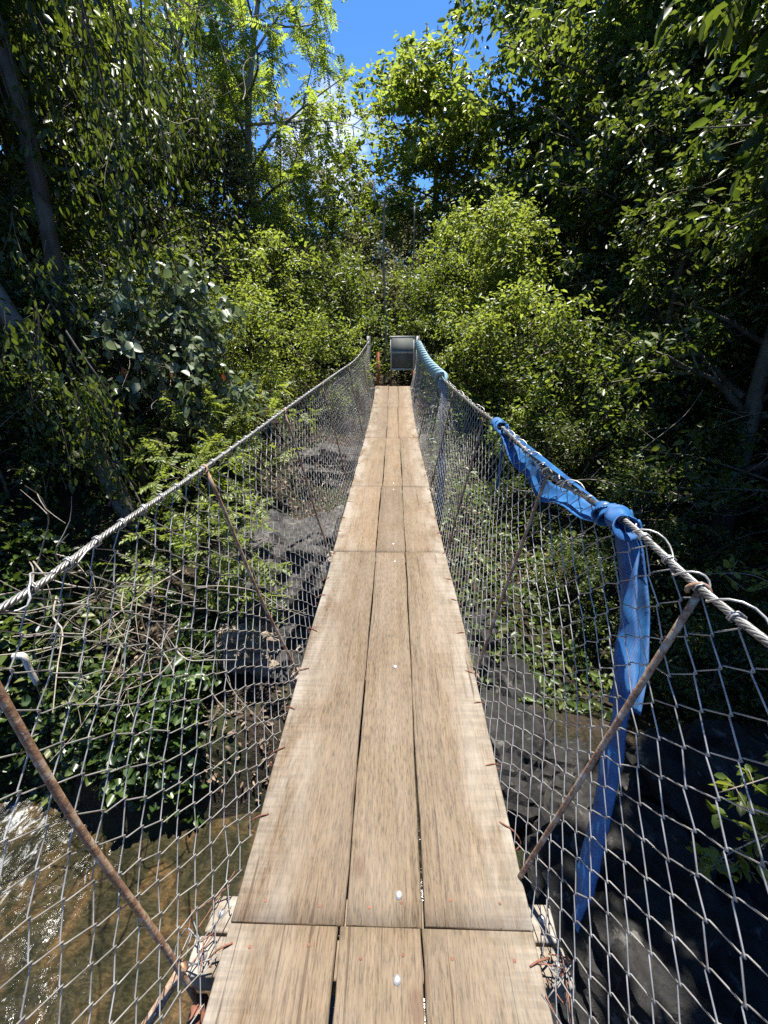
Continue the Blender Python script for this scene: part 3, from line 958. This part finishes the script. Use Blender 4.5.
make_plant('feather', 'feathery_tree', 'tree', TP, 6, LEAF['feather'], PALEBARK, 9.0, .13, .30, 3.1, 24, 7, 9, .5, 24, .105, .26, .3, True, (15, 50), wob=.07)
make_plant('olive', 'hillside_tree', 'tree', TP, 7, LEAF['olive'], PALEBARK, 5.5, .10, .12, 2.2, 18, 6, 6, .5, 13, .13, .42)
make_plant('shade', 'shade_tree', 'tree', TP, 15, LEAF['dark'], BARK, 9.0, .17, .5, 4.0, 24, 7, 6, .5, 15, .15, .42, tilt=(8, 35))  # mostly put in beyond the frame to cast shade on the banks
make_plant('canopy', 'round_shade_tree', 'tree', TP, 16, LEAF['dark'], BARK, 9.0, .13, .52, 2.4, 28, 7, 6, .5, 22, .17, .5, tilt=(8, 40), flat=.85)  # dense crown shaped to cast shade, added over the gully and left bank
# shrubs
make_plant('bush_bright', 'bright_shrub', 'shrub', SP, 8, LEAF['bright'], DARKTWIG, 2.2, .03, .08, 1.15, 16, 5, 5, .28, 11, .085, .45, .2)
make_plant('bush_mid', 'leafy_shrub', 'shrub', SP, 9, LEAF['mid'], DARKTWIG, 2.0, .03, .06, 1.2, 16, 5, 5, .28, 12, .075, .48, .25)
make_plant('bush_dark', 'leafy_shrub', 'shrub', SP, 10, LEAF['dark'], DARKTWIG, 2.1, .03, .05, 1.25, 16, 5, 5, .28, 13, .075, .48, .25)
make_plant('bush_olive', 'hillside_shrub', 'shrub', SP, 11, LEAF['olive'], DEADWOOD, 2.0, .03, .05, 1.2, 16, 5, 5, .28, 11, .085, .45, .25)
make_plant('thicket_bright', 'bright_shrub', 'shrub', SP, 18, LEAF['bright'], DARKTWIG, 4.0, .045, .06, 1.9, 28, 6, 6, .36, 13, .10, .45, .25, cone=.5)
make_plant('thicket_olive', 'hillside_shrub', 'shrub', SP, 19, LEAF['olive'], DEADWOOD, 4.0, .045, .06, 2.0, 28, 6, 6, .36, 11, .10, .45, .25, cone=.5)
make_plant('sapling', 'young_shrub', 'shrub', SP, 12, LEAF['bright'], DARKTWIG, 1.25, .014, .2, .62, 11, 4, 4, .24, 14, .06, .42, .2, True)
make_plant('bigleaf', 'big_leaved_shrub', 'shrub', SP, 13, LEAF['grey'], DARKTWIG, 2.4, .035, .3, 1.05, 15, 5, 5, .3, 6, .125, .8, .3, flat=.7)
make_plant('glossy', 'overhanging_tree', 'tree', TP, 14, LEAF['big'], BARK, 6.2, .14, .45, 2.9, 16, 6, 5, .45, 6, .22, .36, .5)

DR = 'dark leafy tree in the shaded forest wall right of the bridge'
GR = 'dark trees of the forest wall right of the bridge'
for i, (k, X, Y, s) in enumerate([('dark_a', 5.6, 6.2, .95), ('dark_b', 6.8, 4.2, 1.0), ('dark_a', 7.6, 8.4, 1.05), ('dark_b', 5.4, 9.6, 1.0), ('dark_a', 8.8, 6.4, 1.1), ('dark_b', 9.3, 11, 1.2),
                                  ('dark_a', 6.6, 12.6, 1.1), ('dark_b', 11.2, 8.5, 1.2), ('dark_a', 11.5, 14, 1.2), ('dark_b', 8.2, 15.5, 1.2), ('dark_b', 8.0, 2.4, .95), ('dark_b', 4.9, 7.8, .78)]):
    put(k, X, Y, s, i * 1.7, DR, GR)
DL = 'dark leafy tree in the shaded forest wall left of the bridge'
GL = 'dark trees of the forest wall left of the bridge'
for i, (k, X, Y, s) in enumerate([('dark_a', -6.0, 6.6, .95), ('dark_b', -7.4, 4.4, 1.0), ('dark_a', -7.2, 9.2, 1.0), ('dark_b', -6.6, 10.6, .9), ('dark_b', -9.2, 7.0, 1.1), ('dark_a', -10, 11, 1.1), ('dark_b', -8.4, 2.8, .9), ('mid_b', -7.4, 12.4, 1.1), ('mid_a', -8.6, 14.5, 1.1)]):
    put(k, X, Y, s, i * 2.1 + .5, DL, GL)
put('crown', 1.3, 17.5, (1.32, 1.32, .95), .4, 'tall yellow green tree with a bare lower trunk behind the gate', 'tree')
put('mid_a', 5.3, 12.4, 1.3, 1.0, 'tall green tree with the highest crown, right of the yellow green tree')
put('mid_a', 6.6, 15.6, 1.35, 3.2, 'tall green tree filling the gap between the yellow green tree and the highest crown')
put('mid_a', 5.0, 16.0, 1.45, 5.1, 'tall dark green tree standing between the yellow green tree and the highest crown')
put('mid_b', 4.6, 14.8, 1.3, 2.2, 'mid green tree behind the tall green tree on the right')
put('feather', -3.9, 14.4, 1.12, .3, 'feathery bright green tree with pale forked trunk left of the sky gap')
put('feather', -6.6, 15.4, 1.05, 2.0, 'feathery bright tree half hidden behind the dark vines on the left')
put('mid_a', 6.6, 9.9, 1.0, 4.0, 'lighter green tree among the dark trees on the right')
put('glossy', 6.3, 5.4, 1.1, .7, 'overhanging tree with long glossy leaves at the upper right', None, .9)
put('shade', -7.4, 4.0, 1.0, .7, 'spreading dark tree added to shade the left bank behind the vine curtains')  # added to darken the left slope with its shade
put('shade', -7.6, 8.4, 1.05, 2.9, 'tall dark tree behind the vine curtains at the upper left')
put('canopy', 3.75, .6, (1, 1, 1.3), 6.0, 'round crowned tree added to shade the gully beside the near planks')  # round crowned trees added here to shade the gully, mostly out of frame
put('canopy', 4.05, 2.2, (1, 1, 1.35), 5.8, 'round crowned tree added to shade the gully outside the blue strap')
put('canopy', 5.6, 4.6, (.8, .8, 1.3), 4.3, 'round crowned tree added for shade near the dry roots on the right bank')
put('canopy', 4.4, 3.2, (1.1, 1.1, 1.4), 5.7, 'round crowned shade tree added between the two others over the gully')
put('canopy', -5.8, 4.9, 1.0, 2.7, 'round crowned tree added for shade above the twig tangle on the left bank')  # added so its crown shades the left bank
put('shade', 6.3, .4, 1.0, 1.2, 'out of frame spreading tree added to shade the gully right of the near planks')  # spreading trees added out of frame to keep the gully dark
put('shade', 7.6, 2.6, 1.0, 4.9, 'out of frame spreading tree added for shade over the leafy shoots right of the bridge')
put('shade', 6.9, 5.9, 1.0, 4.4, 'spreading dark tree shading the dry roots on the right bank')
OL = 'olive green tree on the hillside behind the landing'
GO = 'olive trees on the hillside'
for i, (k, X, Y, s) in enumerate([('olive', -1.6, 19.5, .7), ('olive', .4, 21, .8), ('olive', -3.8, 21, 1.0), ('olive', 2.4, 21, .95), ('olive', -6.5, 19.5, 1.2), ('olive', 5.2, 19.5, 1.2), ('olive', -1.2, 24, 1.0), ('olive', 8.5, 20, 1.3), ('olive', -10, 19, 1.3)]):
    put(k, X, Y, s, i * 1.3, OL, GO)

# shrubs round the landing and along the banks
SB = [('bush_bright', -1.5, 9.2, .85, 'bright green shrub crowding the left end post of the bridge'),
      ('bush_bright', -2.7, 8.3, .95, 'bright yellow green shrub behind the left net, left of the boulder'),
      ('bush_mid', -3.7, 7.4, 1.0, 'mid green shrub at the foot of the big leaved shrub'),
      ('bush_mid', -1.2, 11.2, 1.25, 'mid green shrub behind the thin bare trunk'),
      ('bush_bright', -2.9, 10.6, 1.2, 'tall sunlit shrub on the bank left of the landing'),
      ('bush_bright', 1.9, 9.5, .9, 'sunlit shrub just right of the right end post'),
      ('bush_bright', 2.5, 8.6, 1.3, 'large sunlit yellow green shrub right of the faded strap'),
      ('bush_mid', 3.5, 7.6, 1.25, 'broad mid green shrub in front of the dark trees on the right'),
      ('thicket_bright', 2.6, 10.9, .95, 'tall yellow green shrub under the tall green tree'),
      ('bush_mid', 1.0, 11.4, 1.15, 'mid green shrub directly behind the metal gate'),
          ('thicket_bright', -3.0, 11.9, .85, 'big sunlit shrub below the feathery tree, up the slope'),
          ('thicket_olive', -1.0, 14.6, .95, 'dry olive thicket high on the slope behind the thin bare trunk'),
          ('thicket_olive', -4.6, 13.8, 1.1, 'dry olive bush on the slope left of the feathery tree'),
          ('thicket_bright', 1.7, 12.9, .95, 'big sunlit shrub at the foot of the yellow green tree'),
          ('thicket_bright', 3.4, 13.6, .95, 'sunlit shrub up the slope between the two tall green trees'),
      ('bush_mid', -2.2, 16.2, 2.0, 'mid green shrub high on the slope under the sky gap'),
      ('thicket_olive', .4, 15.4, .9, 'dry olive bush on the slope straight above the gate'),
      ('bush_olive', .1, 13.2, 1.2, 'olive shrub in the gap behind the thin bare trunk'),
      ('bush_olive', -1.8, 13.6, 1.4, 'olive shrub under the feathery tree'),
      ('bush_olive', 2.2, 14.2, 1.5, 'olive shrub beside the trunk of the yellow green tree')]
for i, (k, X, Y, s, lab) in enumerate(SB):
    put(k, X, Y, s, i * 1.9, lab, 'shrubs round the landing')
UR = 'dark shrub under the trees on the right bank'
for i, (X, Y, s) in enumerate([(3.6, 5.4, .9), (4.6, 6.2, 1.0), (2.8, 6.8, .8), (4.4, 3.8, .8), (5.6, 3.2, .9), (3.4, 3.2, .6), (4.8, 2.0, .8), (2.6, 4.6, .5), (6.4, 2.2, 1.0)]):
    put('bush_dark', X, Y, s, i * 2.3, UR, 'dark shrubs of the right bank')
UL = 'dark shrub under the trees on the left bank'
for i, (X, Y, s) in enumerate([(-4.2, 5.6, .9), (-5.2, 4.6, .9), (-3.6, 6.4, .8), (-5.8, 3.4, .9), (-4.4, 4.2, .7), (-5.0, 7.0, 1.1)]):
    put('bush_dark', X, Y, s, i * 1.4, UL, 'dark shrubs of the left bank')
put('sapling', -1.75, 3.75, 1.0, .4, 'feathery pale green sapling seen through the left net, below the cable', 'young shrubs over the gully', .35)
put('sapling', -2.3, 4.6, 1.0, 2.2, 'bright sapling in front of the flat topped boulder', 'young shrubs over the gully', .45)
put('sapling', -2.6, 5.6, .9, 1.0, 'bright sapling rising above the left cable', 'young shrubs over the gully', .7)
put('sapling', -2.3, 6.6, 1.1, 3.6, 'bright sapling behind the flat topped boulder', 'young shrubs over the gully', .3)
bl = put('bigleaf', -2.95, 6.0, (.85, .85, 1.15), .6, 'shrub with big pale grey green heart shaped leaves above the left cable', None, .1)
put('bigleaf', -4.1, 5.8, .75, 2.9, 'smaller big leaved shrub in the shade beside the leaning trunk', None, .4)

# ------------------------------------------------------------------ rocks
def rock(name, c, size, seed, mat, label, cat='rock', group=None, flat=0.0, rz=0.0):
    import bmesh
    bm = bmesh.new()
    bmesh.ops.create_icosphere(bm, subdivisions=6 if size[0] > .9 else 5, radius=1.0)
    off = Vector((seed * 3.7, seed * 1.3, seed * 7.1))
    for v in bm.verts:
        p = v.co.copy()
        n = mnoise.fractal(p * 1.1 + off, 1.0, 2.0, 5) * .34
        cl = mnoise.cell(p * 1.9 + off + mnoise.noise_vector(p * 2 + off) * .5) * .15
        rg = -abs(mnoise.noise(p * 3.1 + off)) * .22 + abs(mnoise.noise(Vector((p.x * 2.2, p.y * 2.2, p.z * 9)) + off)) * .12
        r = 1 + n + cl + rg + mnoise.fractal(p * 9 + off, 1.0, 2.0, 3) * .035
        q = p * r
        lim = 1 - flat + mnoise.noise(Vector((p.x * 2.5, p.y * 2.5, 0)) + off) * .16
        if q.z > lim: q.z = lim + (q.z - lim) * .25
        v.co = Vector((q.x * size[0], q.y * size[1], q.z * size[2]))
    me = bpy.data.meshes.new(name); bm.to_mesh(me); bm.free()
    me.polygons.foreach_set('use_smooth', np.zeros(len(me.polygons), dtype=bool))
    me.materials.append(mat)
    o = bpy.data.objects.new(name, me); COL.objects.link(o)
    o.location = c; o.rotation_euler = (0, 0, rz)
    tag(o, label, cat, group)
    return o
GB = 'rocks of the far bank'
rock('boulder', (-1.15, 4.6, -1.95), (1.05, 1.15, 1.2), 1, ROCK, 'big dark flat topped boulder seen through the left net', 'boulder', GB, .15)
rock('boulder', (-.75, 7.6, -1.05), (1.1, .7, .55), 2, ROCK, 'dark rock ledge behind the flat topped boulder', 'boulder', GB, .2)
rock('boulder', (-.7, 3.6, -2.6), (.55, .6, .55), 3, ROCK, 'dark boulder below the deck edge, left of the planks', 'boulder', GB, .1)
rock('boulder', (1.15, 3.8, -2.6), (.6, 1.0, .85), 4, SHADEROCK, 'boulder with shade put into its colour in the gully right of the bridge', 'boulder', GB, .1)
rock('boulder', (1.6, 1.2, -2.2), (.7, .8, .6), 21, SHADEROCK, 'added boulder coloured black to stand for deep shade below the right net, nearest the picture bottom', 'boulder', GB)  # black boulders added to darken the gully where deep shade falls
rock('boulder', (2.7, 2.0, -2.1), (.8, .7, .7), 22, SHADEROCK, 'added boulder coloured black to stand for deep shade below the leafy shoots', 'boulder', GB)
rock('boulder', (1.3, 2.5, -2.3), (.6, .55, .5), 23, SHADEROCK, 'added boulder coloured black to stand for deep shade behind the blue strap', 'boulder', GB)
rock('rock_slab', (-1.55, 2.75, -2.62), (.42, .22, .16), 5, PALEROCK, 'flat tan rock slab at the edge of the stream', 'rock', GB, .3, .2)
rock('rock_slab', (-1.15, 2.95, -2.5), (.38, .24, .15), 6, PALEROCK, 'flat tan rock slab next to the planks above the stream', 'rock', GB, .3, -.1)
rock('rock_slab', (-1.75, 3.15, -2.35), (.35, .3, .25), 7, PALEROCK, 'tan rounded rock above the stream slabs', 'rock', GB, .2, .6)
rock('rock_slab', (-2.1, 2.7, -2.72), (.3, .2, .14), 8, PALEROCK, 'small tan rock under the ivy at the stream edge', 'rock', GB, .3, 1.2)
rock('rock_slab', (-1.5, 3.6, -1.95), (.5, .35, .4), 9, PALEROCK, 'reddish tan rock under the sapling', 'rock', GB, .2, .3)
rock('stream_stone', (-3.0, .8, -2.86), (.26, .2, .14), 10, ROCK, 'dark wet stone in the rapids', 'stone', 'stones in the stream')
rock('stream_stone', (-2.35, .45, -2.88), (.2, .17, .13), 11, ROCK, 'small dark wet stone at the lower edge of the rapids', 'stone', 'stones in the stream')
rock('stream_stone', (-3.9, 1.5, -2.8), (.4, .3, .25), 12, ROCK, 'large black stone against the ivy bank', 'stone', 'stones in the stream')

# ------------------------------------------------------------------ stuff: undergrowth, ivy, litter
def scatter(name, seed, n, xr, yr, mat, L0, asp, hmax, label, accept=None, flat=.8, cat='undergrowth'):
    r = np.random.default_rng(seed)
    X = r.uniform(*xr, n * 3); Y = r.uniform(*yr, n * 3)
    keep = np.ones(len(X), bool) if accept is None else accept(X, Y, r)
    X, Y = X[keep][:n], Y[keep][:n]
    z = ground_z(X, Y)
    lump = .5 + .5 * np.sin(X * 2.3 + seed) * np.sin(Y * 2.9 + seed * 2) + .35 * np.sin(X * 6.1) * np.sin(Y * 5.3)
    h = hmax * np.clip(lump, .08, 1.3) * r.uniform(0, 1, len(X)) ** .6
    P = np.stack([X, Y, z + h + .01], 1)
    D = rnd_dirs(r, len(X)); D[:, 2] = D[:, 2] * .4 - .2
    Nn = np.array([0, 0, 1.0]) * flat + rnd_dirs(r, len(X)) * (1 - flat * .6)
    Ln = L0 * r.uniform(.4, 1.5, len(X))
    V, Q = leaves_np(P, D, Nn, Ln, Ln * asp * r.uniform(.7, 1.2, len(X)), .25)
    mb = MB(); mb.add_quads(V, Q)
    return tag(mb.build(name, mat), label, cat, kind='stuff')
dryland = lambda X, Y, r: ground_z(X, Y) > -2.75
litterland = lambda X, Y, r: (ground_z(X, Y) > -2.75) & ((X < .3) | (Y > 5))
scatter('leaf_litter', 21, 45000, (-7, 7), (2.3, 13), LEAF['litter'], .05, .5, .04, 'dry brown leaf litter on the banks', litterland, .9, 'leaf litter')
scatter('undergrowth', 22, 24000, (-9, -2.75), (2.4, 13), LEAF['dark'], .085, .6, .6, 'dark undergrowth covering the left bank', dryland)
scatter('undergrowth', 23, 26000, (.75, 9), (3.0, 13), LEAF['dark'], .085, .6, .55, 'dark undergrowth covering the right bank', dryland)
scatter('undergrowth', 24, 22000, (-8, 8), (9.9, 20), LEAF['olive'], .10, .5, .9, 'green undergrowth round and behind the landing', lambda X, Y, r: (np.abs(X) > .6) | (Y > 10.8))
scatter('ivy', 25, 5000, (-4.6, -1.75), (2.2, 3.9), LEAF['ivy'], .08, .85, .4, 'ivy with rounded leaves hanging over the left stream bank', lambda X, Y, r: (ground_z(X, Y) > -2.95) & (np.sin(X * 3.1 + 1) + np.sin(Y * 4 + X) > -.6), .7, 'ivy')

# ------------------------------------------------------------------ trunks, vines, dead twigs
BARK2 = bark_mat('patchy_bark', (.05, .042, .035), (.26, .235, .2), 5)
def trunk_thing(name, pts, radii, mat, label, cat, twigs=0, seed=0):
    r = np.random.default_rng(seed)
    base = np.array(pts[0], float)
    o = empty(name, tuple(base))
    P = curve(np.array(pts, float) - base, 26)
    R = np.interp(np.linspace(0, 1, 26), np.linspace(0, 1, len(radii)), radii)
    mb = MB(); mb.tube(P, R, 9); mb.build('trunk', mat, o, True)
    for k in range(twigs):
        b = P[int(r.uniform(.35, .98) * 25)]
        d = rnd_dirs(r, 1)[0]; d[2] = abs(d[2]) * .6; l = r.uniform(.4, 1.2)
        mb = MB(); mb.tube(curve([b, b + d * l * .5 + rnd_dirs(r, 1)[0] * .08, b + d * l], 8), np.linspace(radii[-1] * .8, .004, 8), 5)
        mb.build('branch', mat, o, True)
    return tag(o, label, cat)
trunk_thing('bare_trunk', [(-.2, 11.0, .3), (-.16, 11.0, 1.6), (-.22, 11.05, 3.0), (-.18, 11.0, 4.25), (.02, 11.0, 4.45), (.22, 11, 4.3)], [.034, .03, .026, .02, .012, .006], PALEBARK, 'thin bare upright trunk with a hooked tip behind the bridge end', 'tree trunk')
trunk_thing('bare_trunk', [(.55, 12.4, .5), (.56, 12.4, 2.0), (.53, 12.4, 4.4)], [.03, .026, .015], PALEBARK, 'thinner grey trunk just right of the hooked bare trunk', 'tree trunk')
trunk_thing('leaning_trunk', [(-3.4, 4.75, -.9), (-3.75, 4.8, .3), (-4.3, 4.9, 1.7), (-4.75, 4.9, 3.2), (-4.7, 5.0, 5.2), (-4.8, 5, 7.5)], [.14, .11, .10, .09, .085, .07], BARK2, 'thick leaning trunk with pale patches at the left edge', 'tree trunk', 3, 3)
trunk_thing('leaning_trunk', [(-3.5, 5.3, -.6), (-3.75, 5.4, .6), (-4.05, 5.5, 1.8), (-4.0, 5.6, 3.6), (-4.2, 5.7, 6.5)], [.11, .1, .09, .08, .06], BARK, 'dark slimmer trunk right of the thick leaning trunk', 'tree trunk', 3, 4)

def liana(name, label, group, seed, x0, x1, y0, y1, ztop, zbot, n, mat, L0):
    r = np.random.default_rng(seed)
    base = np.array([(x0 + x1) / 2, (y0 + y1) / 2, ztop])
    o = empty(name, tuple(base))
    wood = MB(); lv = MB(); tw = []
    for k in range(n):
        x, y = r.uniform(x0, x1), r.uniform(y0, y1)
        l = (ztop - zbot) * r.uniform(.35, 1.0); zt = ztop + r.uniform(-.6, .5)
        t = np.linspace(0, 1, 12)
        P = np.stack([x + .12 * np.sin(t * 5 + r.uniform(0, 6)) + r.uniform(-.3, .3) * t, y + .12 * np.sin(t * 4 + r.uniform(0, 6)), zt - l * t], 1) - base
        wood.tube(P, r.uniform(.004, .012), 4, cap=False)
        for i in range(11):
            if r.random() < .8: tw.append((P[i], P[i + 1]))
    V, Q = spray_leaves(r, np.array(tw), 9, L0, .45, .8, .12, .45)
    lv.add_quads(V, Q)
    wood.build('stem', DARKTWIG, o, True); lv.build('foliage', mat, o)
    return tag(o, label, 'vine', group)
GV = 'vine curtains on the left'
liana('hanging_vine', 'dark vine curtain hanging in front of the upper left trees', GV, 31, -4.3, -2.9, 5.6, 6.6, 5.6, 1.6, 26, LEAF['dark'], .11)
liana('hanging_vine', 'vine curtain hanging just right of the darkest vine curtain', GV, 32, -4.2, -3.1, 8.2, 9.2, 6.0, 3.0, 18, LEAF['dark'], .10)
liana('hanging_vine', 'vines hanging on the thick leaning trunk at the left edge', GV, 33, -4.9, -4.2, 4.2, 5.0, 5.0, 2.2, 12, LEAF['mid'], .10)
liana('hanging_vine', 'vines trailing over the foot of the leaning trunks', GV, 35, -4.0, -3.1, 4.3, 4.7, 1.3, -.6, 22, LEAF['dark'], .085)
liana('hanging_vine', 'vine curtain low between the trunks and the big leaved shrub', GV, 34, -4.5, -3.5, 5.0, 5.6, 2.2, .0, 12, LEAF['dark'], .09)

def tangle(name, label, group, seed, c, ext, n, mat, rad=(.004, .011), ln=(.5, 1.3), down=0.0):
    r = np.random.default_rng(seed)
    o = empty(name, tuple(c))
    mb = MB()
    for k in range(n):
        p = r.uniform(-1, 1, 3) * np.array(ext)
        d = rnd_dirs(r, 1)[0]; d[2] = d[2] * .8 - down
        l = r.uniform(*ln); pts = [p]
        for i in range(4):
            d = d + rnd_dirs(r, 1)[0] * .45; d /= np.linalg.norm(d)
            pts.append(pts[-1] + d * l / 4)
        R = r.uniform(*rad) * .8
        C = curve(pts, 12)
        mb.tube(C, np.linspace(R, R * .35, 12), 5, cap=False)
        for q in range(2):
            b = C[int(r.integers(3, 10))]; d2 = rnd_dirs(r, 1)[0]
            mb.tube(curve([b, b + d2 * l * .15, b + d2 * l * .3 + rnd_dirs(r, 1)[0] * .06], 5), np.linspace(R * .5, .0015, 5), 4, cap=False)
    mb.build('twig_mesh', mat, o, True)
    return tag(o, label, 'twigs', group)
GT = 'tangles of dead twigs'
tangle('twig_tangle', 'tangle of bare grey twigs just below the left cable near the picture edge', GT, 41, (-2.35, 2.55, -.7), (.85, .4, .5), 32, DEADWOOD)
tangle('twig_tangle', 'dry twigs lying over the ivy on the left bank', GT, 42, (-2.1, 3.2, -1.7), (.8, .5, .3), 26, DEADWOOD)
tangle('twig_tangle', 'pale dry roots and sticks under the shrubs right of the blue strap', GT, 43, (3.9, 5.6, -.9), (1.3, .8, .7), 44, DEADWOOD, (.005, .014), (.6, 1.6))
tangle('twig_tangle', 'bare twigs among the dark trees in the middle of the left forest', GT, 44, (-3.4, 5.9, 1.0), (.6, .5, .9), 24, DEADWOOD, (.004, .009), (.5, 1.2), .5)
tangle('twig_tangle', 'thin bare branches arching among the dark trees at the upper right', GT, 45, (5.2, 7.0, 3.2), (1.2, .8, .9), 24, DEADWOOD, (.005, .014), (.7, 1.7))
tangle('twig_tangle', 'dry stalks on the bank behind the boulders', GT, 46, (-1.2, 6.9, -.5), (.8, .6, .25), 26, DEADWOOD, (.003, .007), (.3, .8))
tangle('twig_tangle', 'bare twigs among the left forest canopy at the top', GT, 47, (-2.9, 7.2, 4.6), (.9, .6, .8), 20, DEADWOOD, (.004, .011), (.6, 1.6))

# a bleached hooked stick caught in the twigs
st = empty('bleached_stick', (-1.42, 1.18, .2))
mb = MB(); mb.tube(curve([(-.03, 0, .06), (.005, .005, .055), (.01, 0, .0), (.02, -.005, -.08)], 16), np.linspace(.013, .010, 16), 8)
BLEACH = bark_mat('bleached_wood', (.42, .39, .34), (.62, .59, .53), 20)
mb.build('stick', BLEACH, st, True)
tag(st, 'short bleached hooked stick hanging in the twigs outside the left net', 'stick')
# a few small leafy shoots hanging close outside the right net
def shoot(label, seed, pts, n, L0):
    r = np.random.default_rng(seed)
    base = np.array(pts[0], float); o = empty('leafy_shoot', tuple(base))
    C = curve(np.array(pts, float) - base, 14)
    wood = MB(); wood.tube(C, np.linspace(.004, .0018, 14), 5)
    tw = []
    for k in range(n):
        b = C[int(r.uniform(.25, 1) * 13)]; d = rnd_dirs(r, 1)[0]; d[2] *= .6
        e = b + d * r.uniform(.06, .16)
        tw.append((b, e)); wood.tube([b, e], .0014, 4, cap=False)
    wood.build('stem', DEADWOOD, o, True)
    V, Q = spray_leaves(r, np.array(tw), 5, L0, .55, .25, .02, .6)
    lv = MB(); lv.add_quads(V, Q); lv.build('foliage', LEAF['bright'], o)
    return tag(o, label, 'shoot', 'leafy shoots outside the right net')
shoot('leafy shoot with pale leaves low outside the right net, near the lower corner', 51, [(1.9, 1.1, -.75), (1.6, .95, -.35), (1.38, .88, -.26), (1.16, .84, -.42)], 26, .05)
shoot('leafy shoot at the right picture edge under the right net', 52, [(2.1, 1.1, -.25), (1.75, 1.05, -.02), (1.5, .98, -.02), (1.28, .98, -.16)], 24, .05)
shoot('small leafy shoot higher up behind the right net', 53, [(2.6, 2.2, -.1), (2.2, 2.1, .1), (1.9, 2.1, .1)], 10, .05)

# withered orange leaves caught in the big leaved shrub
r_ = np.random.default_rng(61)
for p, l in (((-.25, -.35, 1.55), .13), ((.5, -.5, 1.5), .10), ((-.9, -.3, 1.6), .12)):
    V, Q = leaves_np(np.array([p]), np.array([[.1, -.1, -1.0]]) + r_.normal(0, .2, (1, 3)), np.array([[0, -1.0, .3]]), l, l * .7)
    mb = MB(); mb.add_quads(V, Q)
    mb.build('withered_leaf', LEAF['orange'], bl)['label'] = 'withered orange leaf'

# ------------------------------------------------------------------ camera and view
cam = bpy.data.cameras.new('camera'); co = bpy.data.objects.new('camera', cam); COL.objects.link(co)
co.location = (.04, 0, 1.42)
pitch = math.atan((512 - 335) / 400)
co.rotation_euler = (PI / 2 - pitch, 0, RAD(1.3))
cam.sensor_fit = 'VERTICAL'; cam.sensor_height = 36; cam.sensor_width = 27
cam.lens = 36 * 400 / 1024
cam.clip_start = .02; cam.clip_end = 500
scene.camera = co
vs = scene.view_settings
vs.view_transform = 'Standard'; vs.look = 'None'; vs.exposure = 1.5; vs.gamma = 1; vs.use_curve_mapping = False
cy = scene.cycles
cy.max_bounces = 6; cy.diffuse_bounces = 3; cy.glossy_bounces = 2; cy.transmission_bounces = 4; cy.transparent_max_bounces = 4
cy.caustics_reflective = False; cy.caustics_refractive = False
cy.use_denoising = False
cy.sample_clamp_direct = 4.0; cy.sample_clamp_indirect = 3.0
